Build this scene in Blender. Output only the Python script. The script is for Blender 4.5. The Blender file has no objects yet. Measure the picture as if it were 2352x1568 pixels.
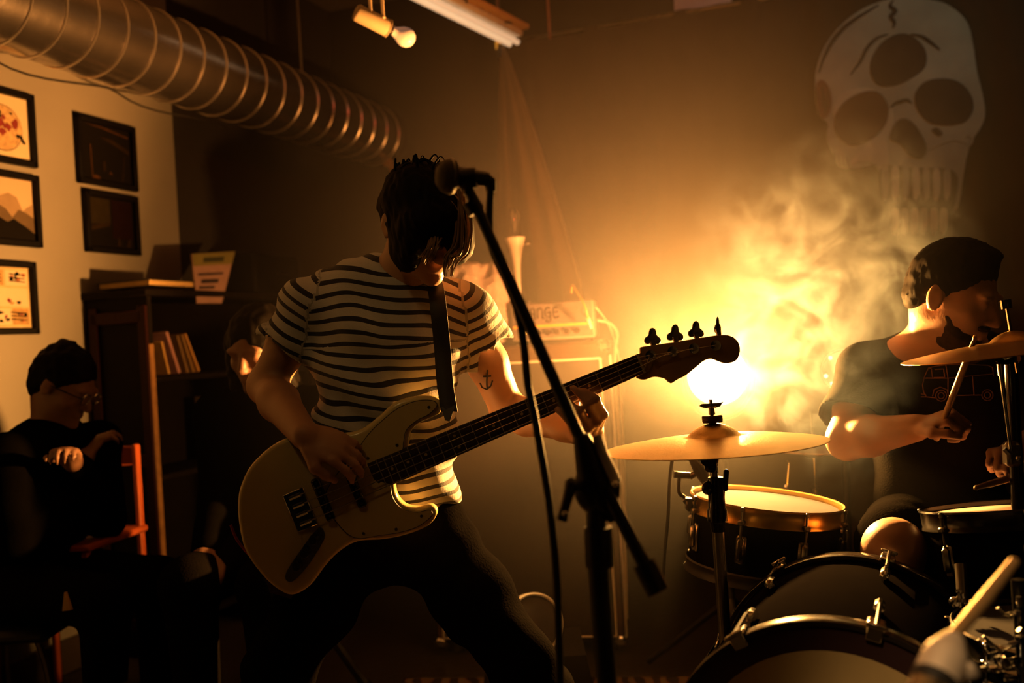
import bpy, math, random
import numpy as np
from mathutils import Vector, Matrix
from mathutils.bvhtree import BVHTree

# ------------------------------------------------------------------ camera, world, light, exposure
SC = bpy.context.scene
COL = SC.collection
random.seed(7)
IMG_W, IMG_H = 2352, 1568
LENS = 35.0
FPX = IMG_W * LENS / 36.0
ROLL = math.radians(3.4)
CAM = Vector((0, 0, 1.07))
AX_R = Vector((math.cos(ROLL), 0, -math.sin(ROLL)))
AX_U = Vector((math.sin(ROLL), 0, math.cos(ROLL)))
AX_F = Vector((0, 1, 0))
cam_data = bpy.data.cameras.new('camera'); cam_data.lens = LENS; cam_data.sensor_width = 36
cam_data.clip_start = .05
cam_data.dof.use_dof = True; cam_data.dof.focus_distance = 2.12; cam_data.dof.aperture_fstop = 2.2
cam_obj = bpy.data.objects.new('camera', cam_data); COL.objects.link(cam_obj)
cam_obj.matrix_world = Matrix(((AX_R.x, AX_U.x, -AX_F.x, CAM.x), (AX_R.y, AX_U.y, -AX_F.y, CAM.y), (AX_R.z, AX_U.z, -AX_F.z, CAM.z), (0, 0, 0, 1)))
SC.camera = cam_obj

def P(px, py, d):
    """point that lies d metres in front of the camera along the sight line of a photo pixel"""
    return CAM + d * (AX_F + AX_R * ((px - IMG_W / 2) / FPX) - AX_U * ((py - IMG_H / 2) / FPX))
def ray(px, py):
    return (AX_F + AX_R * ((px - IMG_W / 2) / FPX) - AX_U * ((py - IMG_H / 2) / FPX)).normalized()

world = bpy.data.worlds.new('world'); SC.world = world; world.use_nodes = True
wb = world.node_tree.nodes['Background']; wb.inputs[0].default_value = (.9, .75, .55, 1); wb.inputs[1].default_value = .0006
SC.view_settings.view_transform = 'Standard'; SC.view_settings.look = 'None'
SC.view_settings.gamma = 1; SC.view_settings.exposure = 0; SC.view_settings.use_curve_mapping = False
SC.cycles.use_denoising = True
SC.cycles.max_bounces = 3; SC.cycles.diffuse_bounces = 1; SC.cycles.glossy_bounces = 2
SC.cycles.transmission_bounces = 2; SC.cycles.volume_bounces = 0; SC.cycles.transparent_max_bounces = 20
SC.cycles.volume_step_rate = .30; SC.cycles.volume_max_steps = 16
SC.cycles.use_adaptive_sampling = True; SC.cycles.adaptive_threshold = .2; SC.cycles.adaptive_min_samples = 12
SC.cycles.caustics_reflective = False; SC.cycles.caustics_refractive = False
SC.cycles.sample_clamp_indirect = 4.0

LAMP = P(1648, 862, 2.92)                    # the stage lamp behind the drums
WARM = (1.0, .52, .118)
def add_light(name, kind, loc, energy, color, aim=None, **kw):
    l = bpy.data.lights.new(name, kind); l.energy = energy; l.color = color
    for k, v in kw.items(): setattr(l, k, v)
    o = bpy.data.objects.new(name, l); COL.objects.link(o); o.location = loc
    if aim is not None: o.rotation_euler = Vector(aim).to_track_quat('-Z', 'Y').to_euler()
    return o
add_light('stage_lamp_light', 'SPOT', LAMP + (CAM - LAMP).normalized() * .035, 490, WARM, Vector((-.38, -.80, .46)), spot_size=math.radians(177), spot_blend=.3, shadow_soft_size=.03)
add_light('stage_lamp_spill', 'SPOT', LAMP + (CAM - LAMP).normalized() * .035 + Vector((-.10, 0, .02)), 85, WARM, Vector((-.80, .42, .38)), spot_size=math.radians(112), spot_blend=.6, shadow_soft_size=.03)
add_light('house_lamp_light', 'SPOT', (-.85, .55, 2.75), 12.0, (1, .60, .19), Vector((-.20, 2.1, 1.27)) - Vector((-.85, .55, 2.75)), spot_size=math.radians(30), spot_blend=1.0, shadow_soft_size=.12)
add_light('red_haze_tint', 'SPOT', (1.6, 2.6, 2.8), 18, (1, .10, .05), Vector((-.55, .80, -.25)), spot_size=math.radians(75), spot_blend=1.0, shadow_soft_size=.08)  # added red spot out of view, tints the upper haze

add_light('front_stage_light', 'SPOT', (-.5, -.3, 2.5), 170, (1, .60, .27), P(2230, 1520, 1.2) - Vector((-.5, -.3, 2.5)), spot_size=math.radians(15), spot_blend=1.0, shadow_soft_size=.06)
add_light('mural_light', 'SPOT', (2.0, 2.3, 2.85), 15.0, (.66, .95, .78), P(1950, 130, 4.8) - Vector((2.0, 2.3, 2.85)), spot_size=math.radians(56), spot_blend=1.0, shadow_soft_size=.06)

# ------------------------------------------------------------------ materials
MATS = {}
def mat(name, col, rough=.55, metal=0, var=.15, scale=18, bump=0, bscale=60, spec=.5, emit=None, estr=0, trans=0, alpha=1, sheen=0, sss=0, coords='Object'):
    if name in MATS: return MATS[name]
    m = bpy.data.materials.new(name); m.use_nodes = True
    nt = m.node_tree; b = nt.nodes['Principled BSDF']
    b.inputs['Roughness'].default_value = rough; b.inputs['Metallic'].default_value = metal
    b.inputs['Specular IOR Level'].default_value = spec
    tc = nt.nodes.new('ShaderNodeTexCoord')
    nz = nt.nodes.new('ShaderNodeTexNoise'); nz.inputs['Scale'].default_value = scale; nz.inputs['Detail'].default_value = 4
    nt.links.new(tc.outputs[coords], nz.inputs['Vector'])
    mx = nt.nodes.new('ShaderNodeMix'); mx.data_type = 'RGBA'
    c = np.array(col[:3])
    mx.inputs[6].default_value = (*np.clip(c * (1 - var), 0, 1), 1); mx.inputs[7].default_value = (*np.clip(c * (1 + var), 0, 1), 1)
    nt.links.new(nz.outputs['Fac'], mx.inputs[0]); nt.links.new(mx.outputs[2], b.inputs['Base Color'])
    if bump:
        n2 = nt.nodes.new('ShaderNodeTexNoise'); n2.inputs['Scale'].default_value = bscale; n2.inputs['Detail'].default_value = 3
        nt.links.new(tc.outputs[coords], n2.inputs['Vector'])
        bp = nt.nodes.new('ShaderNodeBump'); bp.inputs['Strength'].default_value = bump; bp.inputs['Distance'].default_value = .01
        nt.links.new(n2.outputs['Fac'], bp.inputs['Height']); nt.links.new(bp.outputs[0], b.inputs['Normal'])
    if emit: b.inputs['Emission Color'].default_value = (*emit, 1); b.inputs['Emission Strength'].default_value = estr
    if trans: b.inputs['Transmission Weight'].default_value = trans
    if sheen: b.inputs['Sheen Weight'].default_value = sheen
    if sss: b.inputs['Subsurface Weight'].default_value = sss; b.inputs['Subsurface Scale'].default_value = .01
    b.inputs['Alpha'].default_value = alpha
    MATS[name] = m
    return m
M_BLACK = mat('black_plastic', (.012, .011, .010), .5)
M_BLACKG = mat('black_gloss', (.010, .009, .009), .22)
M_CHROME = mat('chrome', (.75, .74, .72), .16, 1, .06)
M_DCHROME = mat('dark_chrome', (.32, .30, .28), .28, 1, .1)
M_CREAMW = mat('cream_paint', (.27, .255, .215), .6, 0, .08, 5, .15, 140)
M_DARKW = mat('dark_wall_and_shade', (.020, .017, .014), .85, 0, .15, 4, .2, 60)  # dark wall colour; on the left wall it stands for a cast shadow
M_SKIN2 = mat('shaded_skin', (.22, .11, .065), .5, 0, .10, 30, .06, 120)  # skin darkened to put the listeners' shade into the colour
M_SKIN = mat('skin', (.48, .25, .15), .48, 0, .10, 30, .06, 120)
M_HAIRD = mat('dark_hair', (.0045, .0032, .0024), .6, 0, .3, 80, spec=.06)
M_WHITE = mat('white_plastic', (.72, .70, .68), .4)

# ------------------------------------------------------------------ mesh helpers
class MB:
    def __init__(s): s.v = []; s.f = []
    def add(s, vs, fs):
        o = len(s.v); s.v.extend([tuple(v) for v in vs]); s.f.extend([tuple(i + o for i in f) for f in fs]); return s
    def box(s, c, size, M=None, taper=1.0):
        c = Vector(c); x, y, z = [a / 2 for a in size]
        vs = []
        for sz in (-1, 1):
            t = taper if sz > 0 else 1
            for sx, sy in ((-1, -1), (1, -1), (1, 1), (-1, 1)):
                q = Vector((sx * x * t, sy * y * t, sz * z))
                vs.append(c + (M @ q if M else q))
        return s.add(vs, [(3, 2, 1, 0), (4, 5, 6, 7), (0, 1, 5, 4), (1, 2, 6, 5), (2, 3, 7, 6), (3, 0, 4, 7)])
    def rbox(s, c, size, M=None, b=.006):
        """box with chamfered edges"""
        c = Vector(c); h = [a / 2 for a in size]; b = min(b, min(h) * .9)
        vs = []; idx = {}
        for i in (-1, 1):
            for j in (-1, 1):
                for k in (-1, 1):
                    for ax in range(3):
                        q = [i * (h[0] - b), j * (h[1] - b), k * (h[2] - b)]
                        q[ax] = (i, j, k)[ax] * h[ax]
                        idx[(i, j, k, ax)] = len(vs); q = Vector(q); vs.append(c + (M @ q if M else q))
        fs = []
        for ax in range(3):
            a1, a2 = (ax + 1) % 3, (ax + 2) % 3
            for sg in (-1, 1):
                loop = []
                for p, q in ((-1, -1), (1, -1), (1, 1), (-1, 1)):
                    k = [0, 0, 0]; k[ax] = sg; k[a1] = p; k[a2] = q
                    loop.append(idx[(*k, ax)])
                fs.append(tuple(loop if sg > 0 else loop[::-1]))
        for ax in range(3):
            a1, a2 = (ax + 1) % 3, (ax + 2) % 3
            for p in (-1, 1):
                for q in (-1, 1):
                    k0 = [0, 0, 0]; k0[a1] = p; k0[a2] = q
                    k1 = list(k0); k0[ax] = -1; k1[ax] = 1
                    l = (idx[(*k0, a1)], idx[(*k1, a1)], idx[(*k1, a2)], idx[(*k0, a2)])
                    fs.append(l if p * q < 0 else l[::-1])
        for i in (-1, 1):
            for j in (-1, 1):
                for k in (-1, 1):
                    l = (idx[(i, j, k, 0)], idx[(i, j, k, 1)], idx[(i, j, k, 2)])
                    fs.append(l if i * j * k > 0 else l[::-1])
        return s.add(vs, fs)
    def tube(s, pts, r, n=10, closed=False, flat=None):
        pts = [Vector(p) for p in pts]; m = len(pts)
        rs = r if isinstance(r, (list, tuple)) else [r] * m
        t0 = (pts[1] - pts[0]).normalized()
        up = Vector((0, 0, 1)) if abs(t0.z) < .9 else Vector((0, 1, 0))
        nrm = (up - t0 * up.dot(t0)).normalized()
        vs = []
        for i in range(m):
            if closed: t = (pts[(i + 1) % m] - pts[i - 1])
            else: t = pts[min(i + 1, m - 1)] - pts[max(i - 1, 0)]
            if t.length < 1e-9: t = t0
            t.normalize(); nrm = nrm - t * nrm.dot(t)
            if nrm.length < 1e-6: nrm = t.orthogonal()
            nrm.normalize(); bi = t.cross(nrm)
            for k in range(n):
                a = 2 * math.pi * k / n
                vs.append(pts[i] + (nrm * math.cos(a) * (flat or 1) + bi * math.sin(a)) * rs[i])
        fs = []
        for i in range(m if closed else m - 1):
            j = (i + 1) % m
            for k in range(n):
                k2 = (k + 1) % n
                fs.append((i * n + k, i * n + k2, j * n + k2, j * n + k))
        if not closed: fs += [tuple(range(n))[::-1], tuple((m - 1) * n + k for k in range(n))]
        return s.add(vs, fs)
    def lathe(s, prof, M=None, n=48, closed=False):
        """profile of (radius, height) about the local z axis of M"""
        M = M or Matrix.Identity(4); vs = []; m = len(prof)
        for r, z in prof:
            for k in range(n):
                a = 2 * math.pi * k / n
                vs.append(M @ Vector((max(r, 1e-5) * math.cos(a), max(r, 1e-5) * math.sin(a), z)))
        fs = []
        for i in range(m if closed else m - 1):
            j = (i + 1) % m
            for k in range(n):
                k2 = (k + 1) % n
                fs.append((i * n + k, i * n + k2, j * n + k2, j * n + k))
        if not closed:
            fs += [tuple(range(n))[::-1], tuple((m - 1) * n + k for k in range(n))]
        return s.add(vs, fs)
    def prism(s, pts, ext, rnd=0, seg=3):
        """closed outline (3-D points on a plane) pushed along ext; rnd rounds the two rims"""
        pts = [Vector(p) for p in pts]; n = len(pts); e = Vector(ext); en = e.normalized()
        if not rnd:
            vs = pts + [p + e for p in pts]
            fs = [tuple(range(n)), tuple(range(2 * n - 1, n - 1, -1))]
            fs += [((i + 1) % n, i, n + i, n + (i + 1) % n) for i in range(n)]
            return s.add(vs, fs)
        nr = []
        for i in range(n):
            t = (pts[(i + 1) % n] - pts[i - 1]).normalized(); nr.append(t.cross(en))
        area = sum((pts[i].cross(pts[(i + 1) % n])).dot(en) for i in range(n))
        sg = 1 if area > 0 else -1
        rings = []
        for k in range(seg + 1):
            a = math.pi / 2 * k / seg
            rings.append((rnd * (1 - math.sin(a)), rnd * (1 - math.cos(a))))
        L = e.length
        full = [(i_, d_) for i_, d_ in rings] + [(i_, L - d_) for i_, d_ in rings[::-1]]
        vs = []
        for ins, dep in full:
            for i in range(n): vs.append(pts[i] - nr[i] * sg * ins + en * dep)
        m = len(full); fs = [tuple(range(n)), tuple((m - 1) * n + i for i in range(n))[::-1]]
        for j in range(m - 1):
            for i in range(n):
                i2 = (i + 1) % n
                fs.append((j * n + i2, j * n + i, (j + 1) * n + i, (j + 1) * n + i2))
        return s.add(vs, fs)
    def ball(s, c, r, n=14, M=None):
        c = Vector(c); rx, ry, rz = r if isinstance(r, (tuple, list)) else (r, r, r)
        prof = [(math.sin(math.pi * i / n), -math.cos(math.pi * i / n)) for i in range(n + 1)]
        mm = Matrix.Translation(c) @ ((M.to_4x4() if M else Matrix.Identity(4))) @ Matrix.Diagonal((rx, ry, rz, 1))
        return s.lathe(prof, mm, n * 2)
    def sheet(s, rows, thick=None):
        """grid of points -> surface; thick = offset vector for a second skin"""
        m, n = len(rows), len(rows[0])
        vs = [Vector(p) for r in rows for p in r]
        fs = [(i * n + j, i * n + j + 1, (i + 1) * n + j + 1, (i + 1) * n + j) for i in range(m - 1) for j in range(n - 1)]
        if thick:
            o = len(vs); vs += [v + Vector(thick) for v in vs]
            fs += [tuple(o + i for i in f[::-1]) for f in fs]
            rim = [j for j in range(n)] + [i * n + n - 1 for i in range(1, m)] + [(m - 1) * n + j for j in range(n - 2, -1, -1)] + [i * n for i in range(m - 2, 0, -1)]
            fs += [(rim[k], rim[k - 1], o + rim[k - 1], o + rim[k]) for k in range(len(rim))]
        return s.add(vs, fs)

def axis_frame(origin, z, x=None):
    z = Vector(z).normalized()
    x = Vector(x) if x is not None else (Vector((1, 0, 0)) if abs(z.x) < .9 else Vector((0, 1, 0)))
    x = (x - z * x.dot(z)).normalized(); y = z.cross(x)
    M = Matrix((x, y, z)).transposed().to_4x4(); M.translation = Vector(origin)
    return M
def spline(pts, n=8, closed=True):
    pts = [Vector(p) for p in pts]; m = len(pts); out = []
    for i in range(m if closed else m - 1):
        if closed: a, b, c, d = pts[i - 1], pts[i], pts[(i + 1) % m], pts[(i + 2) % m]
        else: a, b, c, d = pts[max(i - 1, 0)], pts[i], pts[i + 1], pts[min(i + 2, m - 1)]
        for k in range(n):
            t = k / n
            out.append(.5 * ((2 * b) + (c - a) * t + (2 * a - 5 * b + 4 * c - d) * t * t + (3 * b - a - 3 * c + d) * t ** 3))
    if not closed: out.append(pts[-1])
    return out

def link_mesh(name, verts, faces, m, smooth=True, angle=38):
    me = bpy.data.meshes.new(name); me.from_pydata([tuple(v) for v in verts], [], faces); me.update()
    if m: me.materials.append(m)
    if smooth:
        me.polygons.foreach_set('use_smooth', [True] * len(me.polygons)); me.set_sharp_from_angle(angle=math.radians(angle))
    o = bpy.data.objects.new(name, me); COL.objects.link(o)
    return o
ROOT = {}
def tag(o, label=None, cat=None, group=None, kind=None):
    if label: o['label'] = label
    if cat: o['category'] = cat
    if group: o['group'] = group
    if kind: o['kind'] = kind
    return o
def thing(name, label, cat, loc, group=None):
    o = bpy.data.objects.new(name, None); o.empty_display_size = .05; COL.objects.link(o); o.location = Vector(loc)
    ROOT[o.name] = Vector(loc); return tag(o, label, cat, group)
def part(parent, name, mb, m, label=None, smooth=True, angle=38):
    base = ROOT[parent.name]
    o = link_mesh(name, [Vector(v) - base for v in mb.v], mb.f, m, smooth, angle)
    o.parent = parent; ROOT[o.name] = base
    if label: o['label'] = label
    return o
def solo(name, label, cat, mb, m, group=None, smooth=True, kind=None, angle=38):
    vs = [Vector(v) for v in mb.v]
    lo = Vector([min(v[i] for v in vs) for i in range(3)]); hi = Vector([max(v[i] for v in vs) for i in range(3)])
    base = Vector(((lo.x + hi.x) / 2, (lo.y + hi.y) / 2, lo.z))
    o = link_mesh(name, [v - base for v in vs], mb.f, m, smooth, angle); o.location = base; ROOT[o.name] = base
    return tag(o, label, cat, group, kind)

# ------------------------------------------------------------------ implicit surfaces for bodies and hair
class SDF:
    def __init__(s): s.pr = []
    def cone(s, a, b, ra, rb, k=.02, op=0):
        s.pr.append((0, np.array(a, float), np.array(b, float), ra, rb, k, op)); return s
    def chain(s, pts, rs, k=.012):
        for i in range(len(pts) - 1): s.cone(pts[i], pts[i + 1], rs[i], rs[i + 1], k)
        return s
    def ell(s, c, r, rot=None, k=.02, op=0):
        R = np.array(rot if rot is not None else Matrix.Identity(3), float)
        s.pr.append((1, np.array(c, float), np.array(r, float), R, None, k, op)); return s
    def plane(s, p, n, k=.01, op=1):
        """keeps the side the normal points away from"""
        s.pr.append((2, np.array(p, float), np.array(Vector(n).normalized(), float), None, None, k, op)); return s
    @staticmethod
    def dist(q, p):
        t = p[0]
        if t == 0:
            ba = p[2] - p[1]; pa = q - p[1]; h = np.clip(pa @ ba / max(ba @ ba, 1e-9), 0, 1)
            return np.linalg.norm(pa - h[:, None] * ba, axis=1) - (p[3] + (p[4] - p[3]) * h)
        if t == 1:
            l = (q - p[1]) @ p[3]; k0 = np.linalg.norm(l / p[2], axis=1); k1 = np.linalg.norm(l / p[2] ** 2, axis=1)
            return np.where(k1 < 1e-6, -p[2].min(), k0 * (k0 - 1) / np.maximum(k1, 1e-6))
        return (p[1] - q) @ p[2]
    def ev(s, q, sel=None):
        d = np.full(len(q), 10.0)
        for i, p in enumerate(s.pr):
            if sel is not None and not sel[i]: continue
            e = SDF.dist(q, p); k = p[5]
            if p[6] == 0:
                h = np.maximum(k - np.abs(d - e), 0) / k; d = np.minimum(d, e) - h * h * k * .25
            else:
                e = -e; h = np.maximum(k - np.abs(d - e), 0) / k; d = np.maximum(d, e) + h * h * k * .25
        return d
    def mesh(s, h, disp=None, pad=.03):
        lo = np.full(3, 1e9); hi = -lo
        for p in s.pr:
            if p[6]: continue
            if p[0] == 0:
                lo = np.minimum(lo, np.minimum(p[1] - p[3], p[2] - p[4])); hi = np.maximum(hi, np.maximum(p[1] + p[3], p[2] + p[4]))
            else: lo = np.minimum(lo, p[1] - p[2].max()); hi = np.maximum(hi, p[1] + p[2].max())
        lo = lo - pad; hi = hi + pad; B = 10
        nb = np.ceil((hi - lo) / (h * B)).astype(int); N = nb * B + 1
        F = np.full(N, 1.0, np.float32)
        bi = np.stack(np.meshgrid(*[np.arange(n) for n in nb], indexing='ij'), -1).reshape(-1, 3)
        cen = lo + (bi + .5) * B * h; R = h * B * .87
        D = np.stack([SDF.dist(cen, p) for p in s.pr])
        un = np.array([p[6] == 0 for p in s.pr]); kmax = max(p[5] for p in s.pr)
        dm = D[un].min(0); act = np.where(np.abs(dm) < R + kmax + .015)[0]; inside = dm <= -(R + kmax + .015)
        off = np.stack(np.meshgrid(*[np.arange(B + 1)] * 3, indexing='ij'), -1).reshape(-1, 3)
        # solid blocks first
        for b in np.where(inside)[0]:
            i, j, k = bi[b] * B; F[i:i + B + 1, j:j + B + 1, k:k + B + 1] = -1
        for b in list(act) + [x for x in np.where(inside)[0] if not un.all() and (D[~un, x] < R + kmax).any()]:
            o0 = bi[b] * B; q = lo + (o0 + off) * h
            sel = np.where(un, D[:, b] < dm[b] + 2 * R + kmax * 1.5, D[:, b] < 2 * R + kmax)
            v = s.ev(q, sel)
            if disp is not None: v = v + disp(q)
            i, j, k = o0; F[i:i + B + 1, j:j + B + 1, k:k + B + 1] = v.reshape(B + 1, B + 1, B + 1)
        return surface_nets(F, lo, h)

def surface_nets(F, lo, h):
    S = F < 0; nx, ny, nz = [n - 1 for n in F.shape]
    cnt = np.zeros((nx, ny, nz), np.int8)
    for a in (0, 1):
        for b in (0, 1):
            for c in (0, 1): cnt += S[a:a + nx, b:b + ny, c:c + nz]
    cells = np.argwhere((cnt > 0) & (cnt < 8))
    idx = np.full((nx, ny, nz), -1, np.int32); idx[tuple(cells.T)] = np.arange(len(cells))
    acc = np.zeros((len(cells), 3)); num = np.zeros(len(cells))
    corners = np.array([(a, b, c) for a in (0, 1) for b in (0, 1) for c in (0, 1)])
    cv = np.stack([F[tuple((cells + c).T)] for c in corners], 1)
    for i in range(8):
        for j in range(i + 1, 8):
            df = corners[j] - corners[i]
            if np.abs(df).sum() != 1: continue
            a, b = cv[:, i], cv[:, j]; m = (a < 0) != (b < 0)
            t = np.where(m, a / np.where(m, a - b, 1), 0)
            acc += np.where(m[:, None], corners[i] + t[:, None] * df, 0); num += m
    V = lo + (cells + acc / num[:, None]) * h
    faces = []
    for ax in range(3):
        a1, a2 = (ax + 1) % 3, (ax + 2) % 3
        sl0 = [slice(None)] * 3; sl1 = [slice(None)] * 3; sl0[ax] = slice(0, -1); sl1[ax] = slice(1, None)
        ch = S[tuple(sl0)] != S[tuple(sl1)]
        e = np.argwhere(ch)
        ok = (e[:, a1] > 0) & (e[:, a2] > 0) & (e[:, a1] < F.shape[a1] - 1) & (e[:, a2] < F.shape[a2] - 1); e = e[ok]
        ins = S[tuple(e.T)]
        quad = []
        for d1, d2 in ((-1, -1), (0, -1), (0, 0), (-1, 0)):
            c = e.copy(); c[:, a1] += d1; c[:, a2] += d2; quad.append(idx[tuple(c.T)])
        q = np.stack(quad, 1); q[~ins] = q[~ins][:, ::-1]; faces.append(q)
    return V, np.concatenate(faces)
def relax(V, Fc, it=1, lam=.5):
    n = len(V)
    for _ in range(it):
        acc = np.zeros_like(V); c = np.zeros(n)
        for a, b in ((0, 1), (1, 2), (2, 3), (3, 0)):
            np.add.at(acc, Fc[:, a], V[Fc[:, b]]); np.add.at(acc, Fc[:, b], V[Fc[:, a]])
            np.add.at(c, Fc[:, a], 1); np.add.at(c, Fc[:, b], 1)
        V = V + lam * (acc / np.maximum(c, 1)[:, None] - V)
    return V
class NP:   # mesh made from arrays, same interface as MB
    def __init__(s, V, F): s.v = V; s.f = F
def np_part(parent, name, V, F, m, label=None, attr=None, root=None):
    base = ROOT[parent.name] if parent else Vector(root)
    me = bpy.data.meshes.new(name); Vl = (V - np.array(base)).astype(np.float32)
    me.vertices.add(len(Vl)); me.vertices.foreach_set('co', Vl.ravel())
    me.loops.add(F.size); me.loops.foreach_set('vertex_index', F.ravel().astype(np.int32))
    me.polygons.add(len(F)); me.polygons.foreach_set('loop_start', np.arange(0, F.size, 4, dtype=np.int32))
    me.update(calc_edges=True); me.validate(); me.polygons.foreach_set('use_smooth', np.ones(len(me.polygons), bool)); me.materials.append(m)
    if attr is not None:
        at = me.attributes.new('stripe', 'FLOAT', 'POINT'); at.data.foreach_set('value', attr.astype(np.float32))
    o = bpy.data.objects.new(name, me); COL.objects.link(o)
    if parent: o.parent = parent
    else: o.location = base
    ROOT[o.name] = Vector(base)
    if label: o['label'] = label
    return o
def wob(q, s, seed=0):
    """cheap smooth pseudo-noise"""
    a = q * s + seed
    return (np.sin(a[:, 0] * 1.7 + 1.3 * np.sin(a[:, 1] * 1.1)) + np.sin(a[:, 1] * 1.9 + 1.7 * np.sin(a[:, 2] * .9)) + np.sin(a[:, 2] * 1.5 + 1.1 * np.sin(a[:, 0] * 1.3))) / 3

# ------------------------------------------------------------------ the room (turned 20 degrees to the camera)
YAW = math.radians(20)
E1 = Vector((math.cos(YAW), -math.sin(YAW), 0))      # along the back wall, to the right
E2 = Vector((math.sin(YAW), math.cos(YAW), 0))       # along the left wall, away from the camera
UP = Vector((0, 0, 1))
BACK_PT = P(1150, 784, 5.2)
def hit(px, py, pt, n):
    d = ray(px, py); t = (Vector(pt) - CAM).dot(n) / d.dot(n); return CAM + d * t
CORNER = hit(800, 800, BACK_PT, E2); CORNER.z = 0
CEIL = 2.95
def RM(u, v, z):
    """room point: u out of the left wall, v out of the back wall, z up"""
    return CORNER + E1 * u - E2 * v + UP * z
def uv(p):
    q = Vector(p) - CORNER; return q.dot(E1), -q.dot(E2), p[2]
ROT = Matrix((E1, E2, UP)).transposed()               # box axes: x out of left wall, y depth, z up
def onleft(px, py, off=0): return hit(px, py, CORNER + E1 * off, E1)
def onback(px, py, off=0): return hit(px, py, CORNER - E2 * off, E2)

def slab(name, c, size, m):
    mb = MB(); mb.box(c, size, ROT); o = link_mesh(name, mb.v, mb.f, m, False); o['kind'] = 'structure'; ROOT[o.name] = Vector((0, 0, 0)); return o
M_FLOOR = mat('stage_floor', (.030, .024, .019), .5, 0, .4, 6, .2, 30)
M_CEIL = mat('ceiling_paint', (.10, .08, .06), .85, 0, .1, 3)
fl = slab('floor', RM(1.6, 2.6, -.05), (4.6, 6.2, .1), M_FLOOR)
slab('ceiling', RM(1.6, 2.6, CEIL + .05), (4.6, 6.2, .1), M_CEIL)
v_edge = uv(onleft(405, 430))[1]                        # shadow edge: beyond it the left wall is coloured dark for the shade
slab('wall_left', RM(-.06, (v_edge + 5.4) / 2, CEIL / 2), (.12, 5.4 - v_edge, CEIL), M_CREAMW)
slab('wall_left_shade', RM(-.06, v_edge / 2, CEIL / 2), (.12, v_edge, CEIL), M_DARKW)  # same left wall, its cast shadow put into the colour
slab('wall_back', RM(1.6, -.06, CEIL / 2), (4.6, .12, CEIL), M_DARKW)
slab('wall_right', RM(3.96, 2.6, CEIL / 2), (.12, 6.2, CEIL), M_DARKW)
mbt = MB(); mbt.rbox(RM(.012, (v_edge + 5.4) / 2, .06), (.024, 5.4 - v_edge, .12), ROT, .006)
o = link_mesh('baseboard_left', mbt.v, mbt.f, mat('dark_skirting', (.05, .035, .025), .5)); o['kind'] = 'structure'

# floor rug with an orange pattern
def rug_mat():
    m = bpy.data.materials.new('patterned_rug'); m.use_nodes = True; nt = m.node_tree; b = nt.nodes['Principled BSDF']
    tc = nt.nodes.new('ShaderNodeTexCoord'); vo = nt.nodes.new('ShaderNodeTexVoronoi'); vo.inputs['Scale'].default_value = 9
    wv = nt.nodes.new('ShaderNodeTexWave'); wv.inputs['Scale'].default_value = 6; wv.inputs['Distortion'].default_value = 7
    nt.links.new(tc.outputs['Object'], vo.inputs['Vector']); nt.links.new(tc.outputs['Object'], wv.inputs['Vector'])
    cr = nt.nodes.new('ShaderNodeValToRGB'); e = cr.color_ramp.elements
    e[0].color = (.010, .004, .004, 1); e[1].color = (.12, .032, .014, 1); e[0].position = .42; e[1].position = .52
    x = e.new(.75); x.color = (.15, .10, .045, 1)
    nt.links.new(wv.outputs['Fac'], cr.inputs[0]); nt.links.new(cr.outputs[0], b.inputs['Base Color']); b.inputs['Roughness'].default_value = .9
    return m
mb = MB(); rc = P(1780, 1500, 2.2); rc.z = .004; mb.rbox(rc, (2.2, 1.7, .008), Matrix.Rotation(math.radians(-9), 3, 'Z'), .003)
solo('rug', 'dark rug with a red and ochre pattern under the drum kit', 'rug', mb, rug_mat())

# ------------------------------------------------------------------ spiral duct along the left wall
M_DUCT = mat('galvanised_steel', (.42, .38, .35), .24, .95, .25, 9, .05, 30)
duct = thing('ventilation_duct', 'round silver spiral ventilation duct running under the ceiling along the cream wall', 'duct', RM(.30, 2.5, 2.2))
DR, DZ, DU = .155, 2.21, .29
mb = MB(); mb.tube([RM(DU, 4.8, DZ), RM(DU, 3, DZ), RM(DU, 1.5, DZ), RM(DU, .02, DZ)], DR, 40); part(duct, 'pipe', mb, M_DUCT)
vv = .12
while vv < 4.6:
    mb = MB(); n = 40
    mb.tube([RM(DU + (DR + .001) * math.cos(2 * math.pi * k / n), vv, DZ + (DR + .001) * math.sin(2 * math.pi * k / n)) for k in range(n)], .0042, 6, closed=True)
    part(duct, 'spiral_seam', mb, mat('bright_seam', (.70, .64, .58), .32, .9, .1, 20)); vv += .135
for v_ in (.8, 2.4, 3.9):
    mb = MB(); mb.tube([RM(DU, v_, DZ + DR), RM(DU, v_, CEIL)], .006, 8); part(duct, 'hanger_rod', mb, M_DCHROME)
# loose black cable hanging under the duct
pts = []
for i in range(40):
    t = i / 39; v_ = 3.9 - 2.6 * t; pts.append(RM(DU - .05 + .02 * math.sin(t * 30), v_, DZ - DR - .004 - .03 * abs(math.sin(t * 13))))
mb = MB(); mb.tube(pts, .004, 6); solo('duct_cable', 'thin black cable looping along the underside of the silver duct', 'cable', mb, M_BLACK)

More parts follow.
